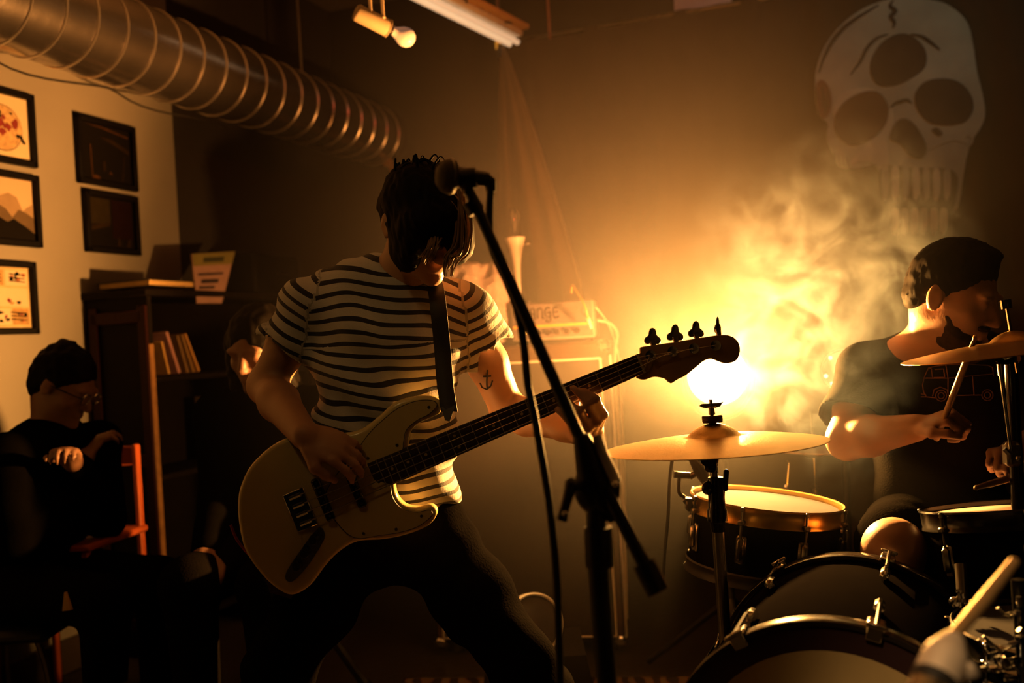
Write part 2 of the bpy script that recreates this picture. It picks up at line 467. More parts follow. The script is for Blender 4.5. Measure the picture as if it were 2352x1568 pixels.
# ------------------------------------------------------------------ framed pictures on the left wall
M_FRAME = mat('black_frame', (.004, .0035, .0035), .5, spec=.1)
def picture(corners, label, kind):
    (x0, y0), (x1, y1), (x2, y2), (x3, y3) = corners
    q = [uv(onleft(*c)) for c in corners]
    v0 = (q[0][1] + q[3][1]) / 2; v1 = (q[1][1] + q[2][1]) / 2; zt = (q[0][2] + q[1][2]) / 2; zb = (q[2][2] + q[3][2]) / 2
    t = thing('framed_picture', label, 'picture', RM(0, (v0 + v1) / 2, zb), 'framed pictures on the cream wall')
    w = v0 - v1; h = zt - zb; b = .022; vc = (v0 + v1) / 2; zc = (zt + zb) / 2
    mb = MB()
    mb.rbox(RM(.014, vc, zt - b / 2), (.026, w, b), ROT, .003); mb.rbox(RM(.014, vc, zb + b / 2), (.026, w, b), ROT, .003)
    mb.rbox(RM(.014, v0 - b / 2, zc), (.026, b, h), ROT, .003); mb.rbox(RM(.014, v1 + b / 2, zc), (.026, b, h), ROT, .003)
    part(t, 'frame', mb, M_FRAME)
    iw, ih = w - 2 * b, h - 2 * b
    def at(a, c, off): return RM(.008 + off, v0 - b - a * iw, zb + b + c * ih)       # a 0..1 left to right, c 0..1 bottom to top
    def poly(name, pts, m, off):
        mb = MB(); mb.prism([at(a, c, off) for a, c in pts], E1 * .0008); part(t, name, mb, m, smooth=False)
    full = [(0, 0), (1, 0), (1, 1), (0, 1)]
    cream = mat('print_cream', (.62, .52, .33), .5, 0, .08, 14); dark = mat('print_black', (.006, .005, .004), .7, spec=.05)
    red = mat('print_red', (.20, .022, .02), .5, 0, .5, 60); orange = mat('print_orange', (.42, .13, .03), .5, 0, .5, 50)
    grey = mat('print_grey', (.30, .21, .12), .5, 0, .2, 30); ochre = mat('print_ochre', (.40, .24, .08), .5, 0, .4, 60)
    if kind == 'round':
        poly('print', full, cream, 0)
        cx, cy, r = .50, .47, .36
        ring = lambda rr: [(cx + rr * math.cos(i * .1309), cy + rr * 1.0 * math.sin(i * .1309)) for i in range(48)]
        poly('print_ring', ring(r + .012), dark, .001); poly('print_disc', ring(r), mat('print_mottle', (.50, .34, .16), .5, 0, .6, 70), .002)
        rnd = random.Random(3)
        for _ in range(16):
            a0, rr = rnd.uniform(0, 6.28), rnd.uniform(0, r * .85); s_ = rnd.uniform(.03, .10); x_, y_ = cx + rr * math.cos(a0), cy + rr * math.sin(a0)
            poly('print_blot', [(x_ + s_ * rnd.uniform(.4, 1) * math.cos(k * .7), y_ + s_ * rnd.uniform(.4, 1) * math.sin(k * .7)) for k in range(9)], rnd.choice([red, orange, dark, red]), .003 + _ * .0001)
        poly('print_blot', [(.80, .36), (.84, .40), (.87, .33), (.91, .28), (.88, .25), (.83, .31)], dark, .005)
    elif kind == 'mountain':
        poly('print', full, mat('print_sky', (.55, .42, .27), .5, 0, .1, 6), 0)
        poly('print_hill', [(0, 0), (1, 0), (1, .62), (.88, .55), (.80, .48), (.70, .70), (.55, .76), (.40, .70), (.25, .55), (.1, .72), (0, .7)], grey, .001)
        poly('print_hill', [(0, 0), (1, 0), (1, .38), (.86, .46), (.72, .50), (.60, .36), (.48, .50), (.36, .55), (.2, .4), (0, .5)], mat('print_dusk', (.10, .065, .03), .5, 0, .3, 40), .002)
        poly('print_hill', [(0, 0), (1, 0), (1, .12), (.85, .22), (.62, .34), (.5, .28), (.3, .38), (0, .3)], dark, .003)
    elif kind == 'comic':
        poly('print', full, mat('print_comic', (.55, .42, .20), .5, 0, .3, 30), 0); rnd = random.Random(5)
        for (a0, a1, c0, c1) in ((.06, .48, .70, .95), (.52, .95, .70, .95), (.06, .95, .36, .66), (.06, .60, .06, .32), (.64, .95, .06, .32)):
            poly('print_panel', [(a0, c0), (a1, c0), (a1, c1), (a0, c1)], rnd.choice([cream, ochre, ochre]), .001)
            for _ in range(7):
                x_, y_ = rnd.uniform(a0 + .06, a1 - .06), rnd.uniform(c0 + .05, c1 - .05); s_ = rnd.uniform(.03, .08)
                poly('print_blot', [(x_ + min(s_, .06) * rnd.uniform(.3, 1) * math.cos(k * .8), y_ + s_ * .7 * rnd.uniform(.3, 1) * math.sin(k * .8)) for k in range(8)], rnd.choice([dark, dark, red, orange, ochre]), .002 + _ * .0002)
            if a0 > .6 or c0 > .6:
                for k in range(3): poly('print_line', [(a1 - .36, c1 - .05 - k * .055), (a1 - .05, c1 - .07 - k * .055), (a1 - .05, c1 - .085 - k * .055), (a1 - .36, c1 - .07 - k * .055)], dark, .004)
    elif kind == 'stage':
        poly('print', full, dark, 0)
        glow = mat('print_glow', (.05, .022, .006), .6, 0, .5, 40, spec=.05)
        poly('print_streak', [(.1, .97), (.45, .94), (.97, .86), (.97, .89), (.45, .97)], glow, .001)
        poly('print_streak', [(.38, .78), (.62, .78), (.97, .64), (.97, .56), (.68, .68)], mat('print_dim', (.018, .011, .004), .6, 0, .4, 40, spec=.05), .001)
        poly('print_streak', [(.20, .06), (.22, .06), (.21, .62), (.19, .62)], glow, .001); poly('print_streak', [(.80, .04), (.82, .04), (.88, .52), (.86, .52)], mat('print_dim', (.035, .022, .008)), .001)
        poly('print_blot', [(.20, .02), (.36, .02), (.34, .07), (.26, .09), (.20, .06)], glow, .002); poly('print_blot', [(.42, .18), (.47, .18), (.47, .36), (.43, .36)], mat('print_dim', (.035, .022, .008)), .002)
        poly('print_blot', [(.54, .14), (.60, .14), (.57, .20)], glow, .002)
    else:
        poly('print', full, dark, 0)
        poly('print_panel', [(.04, .45), (.48, .5), (.48, .97), (.04, .97)], mat('print_olive', (.020, .015, .006), .6, 0, .3, 30, spec=.05), .001)
        poly('print_panel', [(.52, .2), (.97, .2), (.97, .97), (.52, .97)], mat('print_maroon', (.010, .004, .004), .6, 0, .3, 30, spec=.05), .001)
        poly('print_streak', [(.06, .32), (.46, .44), (.46, .52), (.06, .42)], mat('print_dim', (.035, .022, .008)), .002)
        poly('print_blot', [(.60, .04), (.70, .06), (.66, .24), (.62, .2)], mat('print_dim', (.035, .022, .008)), .002); poly('print_blot', [(.80, .05), (.90, .04), (.92, .22), (.86, .2)], mat('print_dim', (.035, .022, .008)), .002)
    return t
picture([(-75, 192), (67, 212), (76, 382), (-72, 368)], 'black framed print with a round red blotched emblem on cream, topmost at the left edge', 'round')
picture([(-72, 383), (80, 403), (86, 568), (-68, 560)], 'black framed mountain landscape print between the round emblem and the comic page', 'mountain')
picture([(-70, 593), (72, 603), (80, 768), (-66, 770)], 'black framed comic page print, lowest at the left edge', 'comic')
picture([(163, 265), (300, 288), (308, 438), (176, 424)], 'black framed dark concert photo hanging above another dark framed photo', 'stage')
picture([(184, 434), (307, 452), (315, 590), (192, 577)], 'black framed dark photo with olive panel, directly above the bookshelf', 'man')

# ------------------------------------------------------------------ bookshelf against the left wall
M_SHELF = mat('dark_stained_wood', (.007, .005, .004), .6, 0, .4, 12, .1, 40, spec=.1)
M_SHELFR = mat('red_brown_wood', (.028, .007, .006), .5, 0, .3, 14, spec=.15)
SW = .30
v_sh = uv(onleft(205, 900))[1]                            # near end of the shelf, on the wall
q = hit(335, 655, RM(0, v_sh, 0), E2); SH_U = uv(q)[0]; SH_Z = q.z - .01
SH_L = 1.08
shelf = thing('bookshelf', 'dark open bookshelf with a red-brown panelled side standing against the cream wall', 'bookshelf', RM(SH_U / 2, v_sh - SH_L / 2, 0))
mb = MB(); mb.rbox(RM(SH_U / 2, v_sh - .012, SH_Z / 2), (SH_U, .024, SH_Z), ROT, .003); side_panel = part(shelf, 'side_panel', mb, M_SHELF)
mb = MB()
for z0 in (SH_Z - .10, SH_Z - .62, .12): mb.rbox(RM(SH_U / 2 + .01, v_sh + .006, z0), (SH_U - .05, .014, .045), ROT, .004)
for u0 in (.045, SH_U - .02): mb.rbox(RM(u0, v_sh + .006, SH_Z / 2), (.04, .014, SH_Z - .12), ROT, .004)
part(side_panel, 'panel_moulding', mb, M_SHELFR)
mb = MB(); mb.rbox(RM(SH_U / 2, v_sh - SH_L + .012, SH_Z / 2), (SH_U, .024, SH_Z), ROT, .003); part(shelf, 'side_panel', mb, M_SHELF)
mb = MB(); mb.rbox(RM(.008, v_sh - SH_L / 2, SH_Z / 2), (.012, SH_L - .05, SH_Z - .04), ROT, .002); part(shelf, 'back_panel', mb, M_SHELF)
mb = MB(); mb.rbox(RM(SH_U / 2, v_sh - SH_L / 2, SH_Z - .014), (SH_U + .02, SH_L + .03, .028), ROT, .005); part(shelf, 'top', mb, M_SHELF)
mid_z = hit(385, 862, RM(SH_U, 0, 0), E1).z - .012
shelf_z = [mid_z, mid_z - .36, .10]
for z in shelf_z:
    mb = MB(); mb.rbox(RM(SH_U / 2, v_sh - SH_L / 2, z), (SH_U - .02, SH_L - .05, .022), ROT, .003); part(shelf, 'shelf_board', mb, M_SHELF)
mb = MB(); mb.rbox(RM(SH_U - .004, v_sh - .012, SH_Z / 2 - .05), (.010, .026, SH_Z - .30), ROT, .003); part(shelf, 'edge_strip', mb, mat('worn_edge_wood', (.30, .15, .05), .5, 0, .5, 25))
# books: (pixel of foot, pixel of top, thickness, colour)
def book(foot, top, th, col, label, name='book', depth=.15, uoff=.02):
    a = hit(foot[0], foot[1], RM(SH_U - uoff, 0, 0), E1); b_ = hit(top[0], top[1], RM(SH_U - uoff, 0, 0), E1)
    ax = (b_ - a); L = ax.length; ax.normalize(); nn = E1.cross(ax).normalized()
    Mx = Matrix((nn, -E1, ax)).transposed(); c = (a + b_) / 2 - E1 * depth / 2
    t = thing(name, label, 'book', a, 'books on the middle shelf')
    mb = MB(); mb.rbox(c - nn * (th / 2 - .001), (.002, depth, L), Mx, .0006); mb.rbox(c + nn * (th / 2 - .001), (.002, depth, L), Mx, .0006)
    mb.rbox(c + E1 * (depth / 2 - .001), (th, .002, L), Mx, .0006); part(t, 'cover', mb, mat('book_cover_%d' % len(MATS), col, .5, 0, .3, 30))
    mb = MB(); mb.box(c - E1 * .003, (th - .004, depth - .008, L - .006), Mx); part(t, 'page_block', mb, mat('book_pages', (.6, .5, .36), .8))
book((389, 858), (372, 784), .012, (.55, .33, .10), 'thin ochre book leaning left, first on the middle bookshelf board')
book((413, 856), (383, 762), .016, (.46, .24, .24), 'pinkish book leaning left beside the thin ochre book')
book((432, 855), (408, 770), .014, (.20, .12, .05), 'brown book leaning left, third on the middle bookshelf board')
book((445, 854), (418, 768), .010, (.30, .18, .06), 'tan book with worn spine leaning left, second from right on the middle board')
book((458, 852), (426, 766), .012, (.50, .27, .08), 'orange-tan book leaning left, last in the leaning row')
z_low = shelf_z[1] + .012
for i, (dv, th, hh, col, lab) in enumerate([(.50, .016, .26, (.16, .11, .04), 'upright olive record sleeve on the lower bookshelf board'), (.53, .022, .25, (.06, .015, .012), 'upright dark red book beside the olive sleeve on the lower board'), (.57, .02, .22, (.05, .035, .02), 'upright dark brown book, third on the lower bookshelf board'), (.64, .03, .24, (.04, .03, .02), 'thick black book standing apart on the lower bookshelf board')]):
    mb = MB(); mb.rbox(RM(SH_U - .11, v_sh - dv, z_low + hh / 2), (.18, th, hh), ROT, .002); solo('book', lab, 'book', mb, mat('low_book_%d' % i, col, .5, 0, .3, 20), 'books on the lower shelf')
# things on top of the shelf
a = RM(SH_U * .55, v_sh - .16, SH_Z + .012); mb = MB(); mb.rbox(a, (SH_U * .78, .24, .022), ROT, .003)
t = thing('book', 'closed black book with pale page edge lying flat on top of the bookshelf', 'book', a - UP * .012)
mb = MB(); mb.rbox(a, (SH_U * .84, .26, .004), ROT, .001); mb.rbox(a + UP * .022, (SH_U * .84, .26, .004), ROT, .001); mb.rbox(a + UP * .011 - E1 * SH_U * .41, (.004, .26, .024), ROT, .001); part(t, 'cover', mb, M_BLACK)
mb = MB(); mb.box(a + UP * .011, (SH_U * .80, .25, .018), ROT); part(t, 'page_block', mb, mat('page_edge', (.62, .42, .16), .8, 0, .2, 40))
# equipment case and magazine on the bookshelf top
cse = P(620, 582, 4.35).z - SH_Z; cs = RM(SH_U / 2, v_sh - SH_L + .20, SH_Z + cse / 2)
tcase = thing('equipment_case', 'black equipment case on the far end of the bookshelf top behind the bassist', 'case', cs - UP * cse / 2)
mb = MB(); mb.rbox(cs, (SH_U - .03, .36, cse), ROT, .012); part(tcase, 'shell', mb, mat('case_black', (.005, .0045, .004), .7, spec=.1))
mb = MB(); mb.tube([cs + E1 * (SH_U / 2 - .015) - E2 * .05, cs + E1 * (SH_U / 2 + .01) - E2 * .05, cs + E1 * (SH_U / 2 + .01) + E2 * .05, cs + E1 * (SH_U / 2 - .015) + E2 * .05], .007, 8); part(tcase, 'handle', mb, M_BLACKG)
mg = [hit(440, 583, RM(SH_U - .07, 0, 0), E1), hit(540, 577, RM(SH_U - .07, 0, 0), E1), hit(510, 695, RM(SH_U + .02, 0, 0), E1), hit(452, 695, RM(SH_U + .02, 0, 0), E1)]
t = thing('magazine', 'magazine with olive masthead leaning over the edge of the bookshelf top', 'magazine', (mg[2] + mg[3]) / 2)
nn = (mg[1] - mg[0]).cross(mg[3] - mg[0]).normalized()
mb = MB(); mb.prism(mg, nn * .006); part(t, 'cover', mb, mat('magazine_cover', (.46, .30, .27), .45, 0, .25, 12), smooth=False)
def mgq(a, c): return (mg[0] * (1 - a) + mg[1] * a) * (1 - c) + (mg[3] * (1 - a) + mg[2] * a) * c
MGS = 1 if nn.dot(CAM - mg[0]) > 0 else -1
for (a0, a1, c0, c1, col) in ((.01, .99, .01, .26, (.26, .24, .07)), (.25, .75, .10, .20, (.05, .06, .03)), (.12, .8, .42, .46, (.06, .04, .05)), (.2, .7, .55, .62, (.05, .04, .05)), (.12, .6, .68, .73, (.07, .05, .05))):
    o_ = nn * (.0065 if MGS > 0 else -.0015); mb = MB(); mb.prism([mgq(a0, c0) + o_, mgq(a1, c0) + o_, mgq(a1, c1) + o_, mgq(a0, c1) + o_], nn * .0008 * MGS * (2 if c0 > .09 else 1)); part(t, 'cover_print', mb, mat('mag_print_%g_%g' % (c0, col[0]), col, .5, 0, .2, 30), smooth=False)

# ------------------------------------------------------------------ ceiling fixtures
t = thing('track_spotlight', 'pale cylindrical ceiling spotlight with a bare frosted bulb', 'lamp', P(860, 45, 3.0))
a, b_ = P(818, 28, 2.95), P(893, 66, 3.0); ax = (b_ - a).normalized()
M_BEIGE = mat('beige_enamel', (.62, .50, .33), .4)
fm = axis_frame(a, ax); L = (b_ - a).length
mb = MB(); mb.lathe([(.0, -.004), (.022, -.002), (.026, .004), (.026, L - .004), (.028, L - .002), (.028, L), (.024, L), (.024, L - .03), (0, L - .03)], fm, 28); part(t, 'housing', mb, M_BEIGE)
mb = MB(); mb.lathe([(.0, L - .03), (.016, L - .03), (.016, L + .012), (0, L + .012)], fm, 20); part(t, 'socket', mb, M_DCHROME)
mb = MB(); mb.lathe([(.013, L + .008), (.014, L + .018), (.020, L + .030), (.027, L + .042), (.030, L + .056), (.028, L + .070), (.020, L + .081), (.010, L + .086), (0, L + .087)], fm, 28); part(t, 'bulb', mb, mat('frosted_glass', (.78, .76, .74), .25, 0, .03, 10, emit=(1, .85, .8), estr=.05))
for ox in (852, 880):
    p0 = P(ox, 40, 2.955 + (ox - 852) * .0006); mb = MB(); mb.rbox(p0 + UP * .20, (.010, .004, .42), None, .001); mb.ball(p0, .007, 8); part(t, 'bracket_arm', mb, M_BEIGE)
p0 = P(866, -180, 2.96); mb = MB(); mb.tube([p0 + UP * -.01, Vector((p0.x, p0.y, CEIL))], .012, 10); part(t, 'drop_rod', mb, M_BEIGE)

t = thing('strip_light', 'white fluorescent strip light on a pale wooden batten with a black wire', 'lamp', P(1070, 45, 4.4))
A, B_ = P(905, -45, 4.0), P(1180, 92, 4.7); ax = (B_ - A).normalized(); side = ax.cross(UP).normalized(); upn = side.cross(ax)
Mx = Matrix((side, ax, upn)).transposed(); L = (B_ - A).length; c = (A + B_) / 2
M_WOODL = mat('pale_batten_wood', (.62, .36, .14), .6, 0, .2, 20)
mb = MB(); mb.rbox(c + side * .055 + upn * .045, (.07, L, .02), Mx, .003); part(t, 'wooden_batten', mb, M_WOODL)
mb = MB(); mb.rbox(c + upn * .02, (.11, L, .03), Mx, .006); part(t, 'reflector', mb, mat('white_enamel', (.80, .76, .68), .35))
for s_ in (-.03, .015):
    mb = MB(); mb.tube([A + side * s_ - upn * .012, B_ + side * s_ - upn * .012 + ax * .01], .013, 14); part(t, 'tube', mb, mat('tube_glass', (.85, .80, .72), .2, emit=(1, .72, .42), estr=.5))
pts = [A + ax * (L * k / 24) + side * (.055 + .03 * math.sin(k * 1.3)) + upn * (.032 - .01 * math.cos(k)) + side * -.015 for k in range(25)]
mb = MB(); mb.tube(pts, .005, 6); part(t, 'wire', mb, M_BLACK)
for f_ in (.2, .8):
    mb = MB(); q = A + ax * L * f_ + upn * .05 + side * .03; mb.tube([q, Vector((q.x, q.y, CEIL))], .006, 8); part(t, 'hanger_rod', mb, M_DCHROME)
mb = MB(); q = P(1146, 100, 4.72); mb.lathe([(0, -.03), (.014, -.03), (.018, -.026), (.018, .012), (.012, .018), (.008, .03), (0, .03)], axis_frame(q, UP), 16); part(t, 'pull_cap', mb, mat('amber_cap', (.85, .42, .05), .4, emit=(1, .45, .05), estr=.35))
mb = MB(); q0 = P(1252, -40, 4.75); q1 = P(1263, 88, 4.75); mb.tube([Vector((q1.x, q1.y, CEIL)), q1], .007, 10); solo('ceiling_rod', 'thin reddish rod hanging from the ceiling behind the strip light', 'rod', mb, mat('reddish_rod', (.45, .22, .17), .5))
# white sheet and orange card at the top of the back wall
qs = [onback(1546, -60, .03), onback(1682, -60, .03), onback(1680, 12, .03), onback(1549, 41, .03)]
mb = MB(); mb.prism(qs, E2 * .006); solo('wall_panel', 'blank white panel fixed high on the back wall above the drum kit', 'panel', mb, mat('white_panel', (.85, .78, .72), .7), smooth=False)
qs = [onback(1712, -50, .02), onback(1755, -50, .02), onback(1750, -3, .02), onback(1722, 6, .02)]
mb = MB(); mb.prism(qs, E2 * .006); solo('wall_card', 'small orange card high on the back wall right of the white panel', 'card', mb, mat('orange_card', (.62, .22, .05), .7), smooth=False)

# ------------------------------------------------------------------ backdrop cloth and gathered drape
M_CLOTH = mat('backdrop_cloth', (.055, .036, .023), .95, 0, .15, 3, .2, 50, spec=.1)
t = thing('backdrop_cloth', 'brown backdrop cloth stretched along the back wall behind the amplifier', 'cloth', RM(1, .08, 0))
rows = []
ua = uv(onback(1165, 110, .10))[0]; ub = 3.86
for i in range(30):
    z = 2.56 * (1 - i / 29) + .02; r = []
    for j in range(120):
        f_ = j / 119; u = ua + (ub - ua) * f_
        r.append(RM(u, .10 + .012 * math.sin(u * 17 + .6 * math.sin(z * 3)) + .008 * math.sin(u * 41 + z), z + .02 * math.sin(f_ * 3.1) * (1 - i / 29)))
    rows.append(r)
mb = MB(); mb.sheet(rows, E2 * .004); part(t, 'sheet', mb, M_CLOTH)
mb = MB(); mb.tube([RM(ua - .03, .10, 2.585), RM(ub + .03, .10, 2.585)], .010, 10); part(t, 'hem_rail', mb, M_DCHROME)
# drape: gathered at a hook, folds fanning out below
hook = P(1150, 118, 4.72)
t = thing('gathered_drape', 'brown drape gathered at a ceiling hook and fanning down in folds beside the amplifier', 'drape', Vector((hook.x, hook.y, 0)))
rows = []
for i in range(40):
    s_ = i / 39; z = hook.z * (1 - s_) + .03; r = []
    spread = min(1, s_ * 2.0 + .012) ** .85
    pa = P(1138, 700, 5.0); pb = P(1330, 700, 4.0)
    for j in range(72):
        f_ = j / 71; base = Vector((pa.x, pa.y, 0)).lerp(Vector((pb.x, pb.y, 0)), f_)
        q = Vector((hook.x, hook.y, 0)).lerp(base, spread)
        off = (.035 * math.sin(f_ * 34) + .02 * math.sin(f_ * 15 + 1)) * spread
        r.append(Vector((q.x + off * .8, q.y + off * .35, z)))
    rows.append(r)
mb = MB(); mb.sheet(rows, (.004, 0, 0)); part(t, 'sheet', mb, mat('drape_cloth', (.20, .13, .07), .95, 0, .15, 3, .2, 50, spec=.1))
mb = MB(); mb.tube([hook + UP * -.03, hook + UP * .03], .022, 10); part(t, 'tie_band', mb, M_BLACK)
mb = MB(); mb.tube([Vector((hook.x, hook.y, CEIL)), hook + UP * .02], .006, 8); part(t, 'hook_wire', mb, M_DCHROME)

# ------------------------------------------------------------------ painted skull on the back wall
M_BONE = mat('painted_bone', (.33, .33, .27), .8, 0, .55, 4.5, .25, 25)
M_BONEL = mat('painted_bone_light', (.42, .40, .33), .8, 0, .3, 9)
M_SOCK = mat('painted_socket', (.030, .022, .018), .85, 0, .5, 12)
M_LINE = mat('painted_line', (.012, .010, .009), .8)
sk = thing('skull_mural', 'large grey three-eyed skull painted in flat relief high on the dark wall behind the drummer', 'mural', onback(2040, 560, 0))
def SK(cx, cy, off): return onback(1750 + cx / 2.613, cy / 2.613, off + .115)
def skp(name, pts, m, off, th=.004, n=6, label=None):
    mb = MB(); mb.prism([Vector(p) for p in spline([SK(x, y, off) for x, y in pts], n)], E2 * th); return part(sk, name, mb, m, label, smooth=False)
def skl(name, pts, r, m, off):
    mb = MB(); mb.tube(spline([SK(x, y, off) for x, y in pts], 6, False), [r * (.35 + .65 * math.sin(math.pi * i / ((len(pts) - 1) * 6))) for i in range((len(pts) - 1) * 6 + 1)], 6); return part(sk, name, mb, m)
skp('cranium', [(780, -10), (640, 35), (520, 110), (430, 200), (360, 310), (325, 420), (318, 520), (325, 620), (345, 700), (395, 740), (390, 830), (430, 930), (470, 1000), (560, 1010), (700, 1000), (720, 1150), (780, 1260), (840, 1330), (1000, 1350), (1110, 1300), (1180, 1230), (1210, 1050), (1250, 870), (1340, 690), (1290, 420), (1270, 280), (1230, 130), (1120, 30), (1000, -5), (900, -25)], M_BONE, .012, .010)
skp('cheekbone', [(770, 640), (720, 790), (640, 860), (560, 930), (530, 985), (600, 965), (680, 985), (720, 1050), (760, 960), (750, 830), (790, 720)], M_BONEL, .018, .006)
skp('brow', [(425, 660), (450, 590), (520, 540), (600, 525), (680, 535), (620, 560), (540, 580), (470, 630), (435, 690)], M_BONEL, .020, .006)
skp('temple', [(330, 500), (365, 480), (400, 520), (418, 600), (400, 690), (350, 700), (328, 600)], mat('painted_rust', (.14, .055, .035), .85, 0, .5, 20), .018, .004)
skp('eye_socket', [(650, 390), (690, 290), (760, 225), (850, 200), (930, 235), (985, 310), (980, 400), (910, 460), (820, 505), (720, 515), (665, 470)], M_SOCK, .020, .006)
skp('eye_socket', [(440, 700), (480, 630), (560, 570), (650, 545), (720, 570), (760, 650), (740, 750), (660, 830), (560, 870), (490, 850), (440, 780)], mat('painted_rust_socket', (.075, .030, .018), .85, 0, .4, 14), .022, .006)
skp('eye_socket', [(920, 560), (980, 490), (1080, 470), (1180, 490), (1250, 560), (1270, 650), (1220, 730), (1100, 750), (1000, 730), (930, 650)], M_SOCK, .020, .006)
skp('nose_cavity', [(800, 740), (850, 710), (910, 740), (960, 810), (990, 890), (960, 950), (890, 930), (830, 860), (770, 830)], M_SOCK, .022, .006)
skp('jaw_shadow', [(720, 1000), (900, 1005), (1150, 1025), (1165, 1180), (1110, 1330), (1000, 1385), (860, 1375), (770, 1270), (715, 1150)], M_SOCK, .0185, .003)
rnd = random.Random(11)
for i in range(7):
    x = 740 + i * 62; skp('tooth', [(x - 22, 1005 + i * 4), (x + 16, 1000 + i * 4), (x + 22, 1110 + i * 5), (x + 6, 1195), (x - 16, 1185)], M_BONEL if i % 2 else M_BONE, .020, .008, 4)
for i in range(6):
    x = 800 + i * 58; skp('tooth', [(x - 20, 1260), (x + 18, 1255), (x + 24, 1330), (x + 6, 1400), (x - 20, 1385)], M_BONE if i % 2 else M_BONEL, .020, .008, 4)
skp('mouth_gap', [(720, 1200), (850, 1215), (1000, 1205), (1120, 1180), (1100, 1240), (950, 1260), (800, 1255)], M_SOCK, .019, .005)
skl('crack', [(790, 0), (770, 35), (800, 65), (775, 100), (795, 135), (785, 170)], .010, M_LINE, .015)
skl('crack', [(700, 30), (600, 90), (500, 160), (430, 240), (375, 340), (340, 440)], .010, M_LINE, .015)
skl('crack', [(530, 450), (590, 370), (630, 290), (690, 230), (760, 205)], .008, M_LINE, .015)
skl('crack', [(890, 205), (960, 220), (1020, 260), (1070, 300)], .008, M_LINE, .015)
skl('crack', [(770, 650), (800, 620), (830, 610), (870, 600), (900, 620)], .008, M_LINE, .017)
for (x, y) in ((360, 520), (375, 560), (390, 540)): skl('crack', [(x, y), (x + 8, y + 60), (x + 2, y + 130)], .003, M_LINE, .020)
for i in range(4): skl('crack', [(430 + i * 26, 900 + i * 14), (440 + i * 26, 950 + i * 14), (452 + i * 26, 995 + i * 6)], .003, M_LINE, .015)
skp('cheek_hole', [(1020, 780), (1050, 765), (1085, 800), (1060, 815)], M_SOCK, .020, .005)
skl('cheek_line', [(1220, 820), (1255, 815), (1262, 850), (1240, 880)], .005, M_BONEL, .016)
skl('cheek_line', [(1000, 900), (1060, 870), (1150, 840), (1230, 860)], .004, M_BONEL, .016)

# ------------------------------------------------------------------ stage lamp
lp = thing('stage_lamp', 'glowing round stage lamp shining towards the camera behind the ride cymbal', 'stage lamp', Vector((LAMP.x, LAMP.y, 0)))
face_dir = (CAM - LAMP).normalized(); fm = axis_frame(LAMP, face_dir)
mb = MB(); mb.lathe([(0, -.0), (.088, -.0), (.088, .004), (0, .004)], axis_frame(LAMP - face_dir * .03, face_dir), 40); part(lp, 'lens', mb, mat('lamp_lens', (.9, .9, .9), .3, emit=(1, .93, .95), estr=1.0))
mb = MB(); mb.lathe([(.0, -.24), (.05, -.235), (.085, -.20), (.094, -.12), (.094, -.02), (.098, -.018), (.098, -.012), (.090, -.012), (.090, -.045), (0, -.045)], fm, 40); part(lp, 'can', mb, M_BLACK)
mb = MB(); yk = [LAMP - face_dir * .12 + AX_R * (.11 * math.cos(a)) - UP * (.13 * math.sin(a)) for a in [math.pi * k / 14 for k in range(15)]]; mb.tube(yk, .008, 8); part(lp, 'yoke', mb, M_BLACK)
mb = MB(); pb = LAMP - face_dir * .12 - UP * .13; mb.tube([pb, Vector((pb.x, pb.y, .05))], .014, 12); part(lp, 'stand_pole', mb, M_BLACK)
for k in range(3):
    a = 2.1 * k + .4; mb = MB(); mb.tube([Vector((pb.x, pb.y, .25)), Vector((pb.x + .3 * math.cos(a), pb.y + .3 * math.sin(a), .012))], .010, 8); part(lp, 'leg', mb, M_BLACK)

# ------------------------------------------------------------------ speaker cabinet and amplifier head
CABYAW = math.radians(9)
cabx = Vector((math.cos(CABYAW), -math.sin(CABYAW), 0)); caby = Vector((math.sin(CABYAW), math.cos(CABYAW), 0))
CR = Matrix((cabx, caby, UP)).transposed()
fr = P(1398, 780, 3.35); CW, CD, CH = .66, .36, fr.z
cc = Vector((fr.x, fr.y, CH / 2)) - cabx * CW / 2 + caby * CD / 2
cab = thing('speaker_cabinet', 'tall speaker cabinet with orange-lit grille and white corner edges under the amplifier', 'speaker', Vector((cc.x, cc.y, 0)))
M_TOLEX = mat('orange_tolex', (.07, .035, .012), .7, 0, .2, 30, .3, 200, spec=.2)
mb = MB(); mb.rbox(cc + UP * .02, (CW, CD, CH - .04), CR, .012); part(cab, 'shell', mb, M_TOLEX)
mb = MB(); mb.rbox(cc - caby * (CD / 2 + .002), (CW - .07, .012, CH - .12), CR, .003); part(cab, 'grille', mb, mat('grille_cloth', (.030, .020, .010), .9, 0, .3, 120, .3, 400))
mb = MB()
for sx in (-1, 1): mb.tube([cc + cabx * sx * (CW / 2 - .032) - caby * (CD / 2 + .006) + UP * s_ * (CH / 2 - .06) for s_ in (-1, 1)], .004, 8)
for sz in (-1, 1): mb.tube([cc + cabx * s_ * (CW / 2 - .032) - caby * (CD / 2 + .006) + UP * sz * (CH / 2 - .06) for s_ in (-1, 1)], .004, 8)
part(cab, 'piping', mb, mat('white_piping', (.75, .68, .60), .5))
mb = MB(); mb.rbox(cc + cabx * (CW / 2 + .001) - caby * (CD / 2 - .012), (.007, .026, CH - .10), CR, .002); part(cab, 'edge_strip', mb, M_WHITE)
for sx in (-1, 1):
    for sz in (-1, 1):
        mb = MB(); mb.rbox(cc + cabx * sx * (CW / 2 - .02) - caby * (CD / 2 - .018) + UP * (sz * (CH / 2 - .022) + (.02 if sz < 0 else .002)), (.05, .05, .046), CR, .014); part(cab, 'corner_cap', mb, M_CHROME)
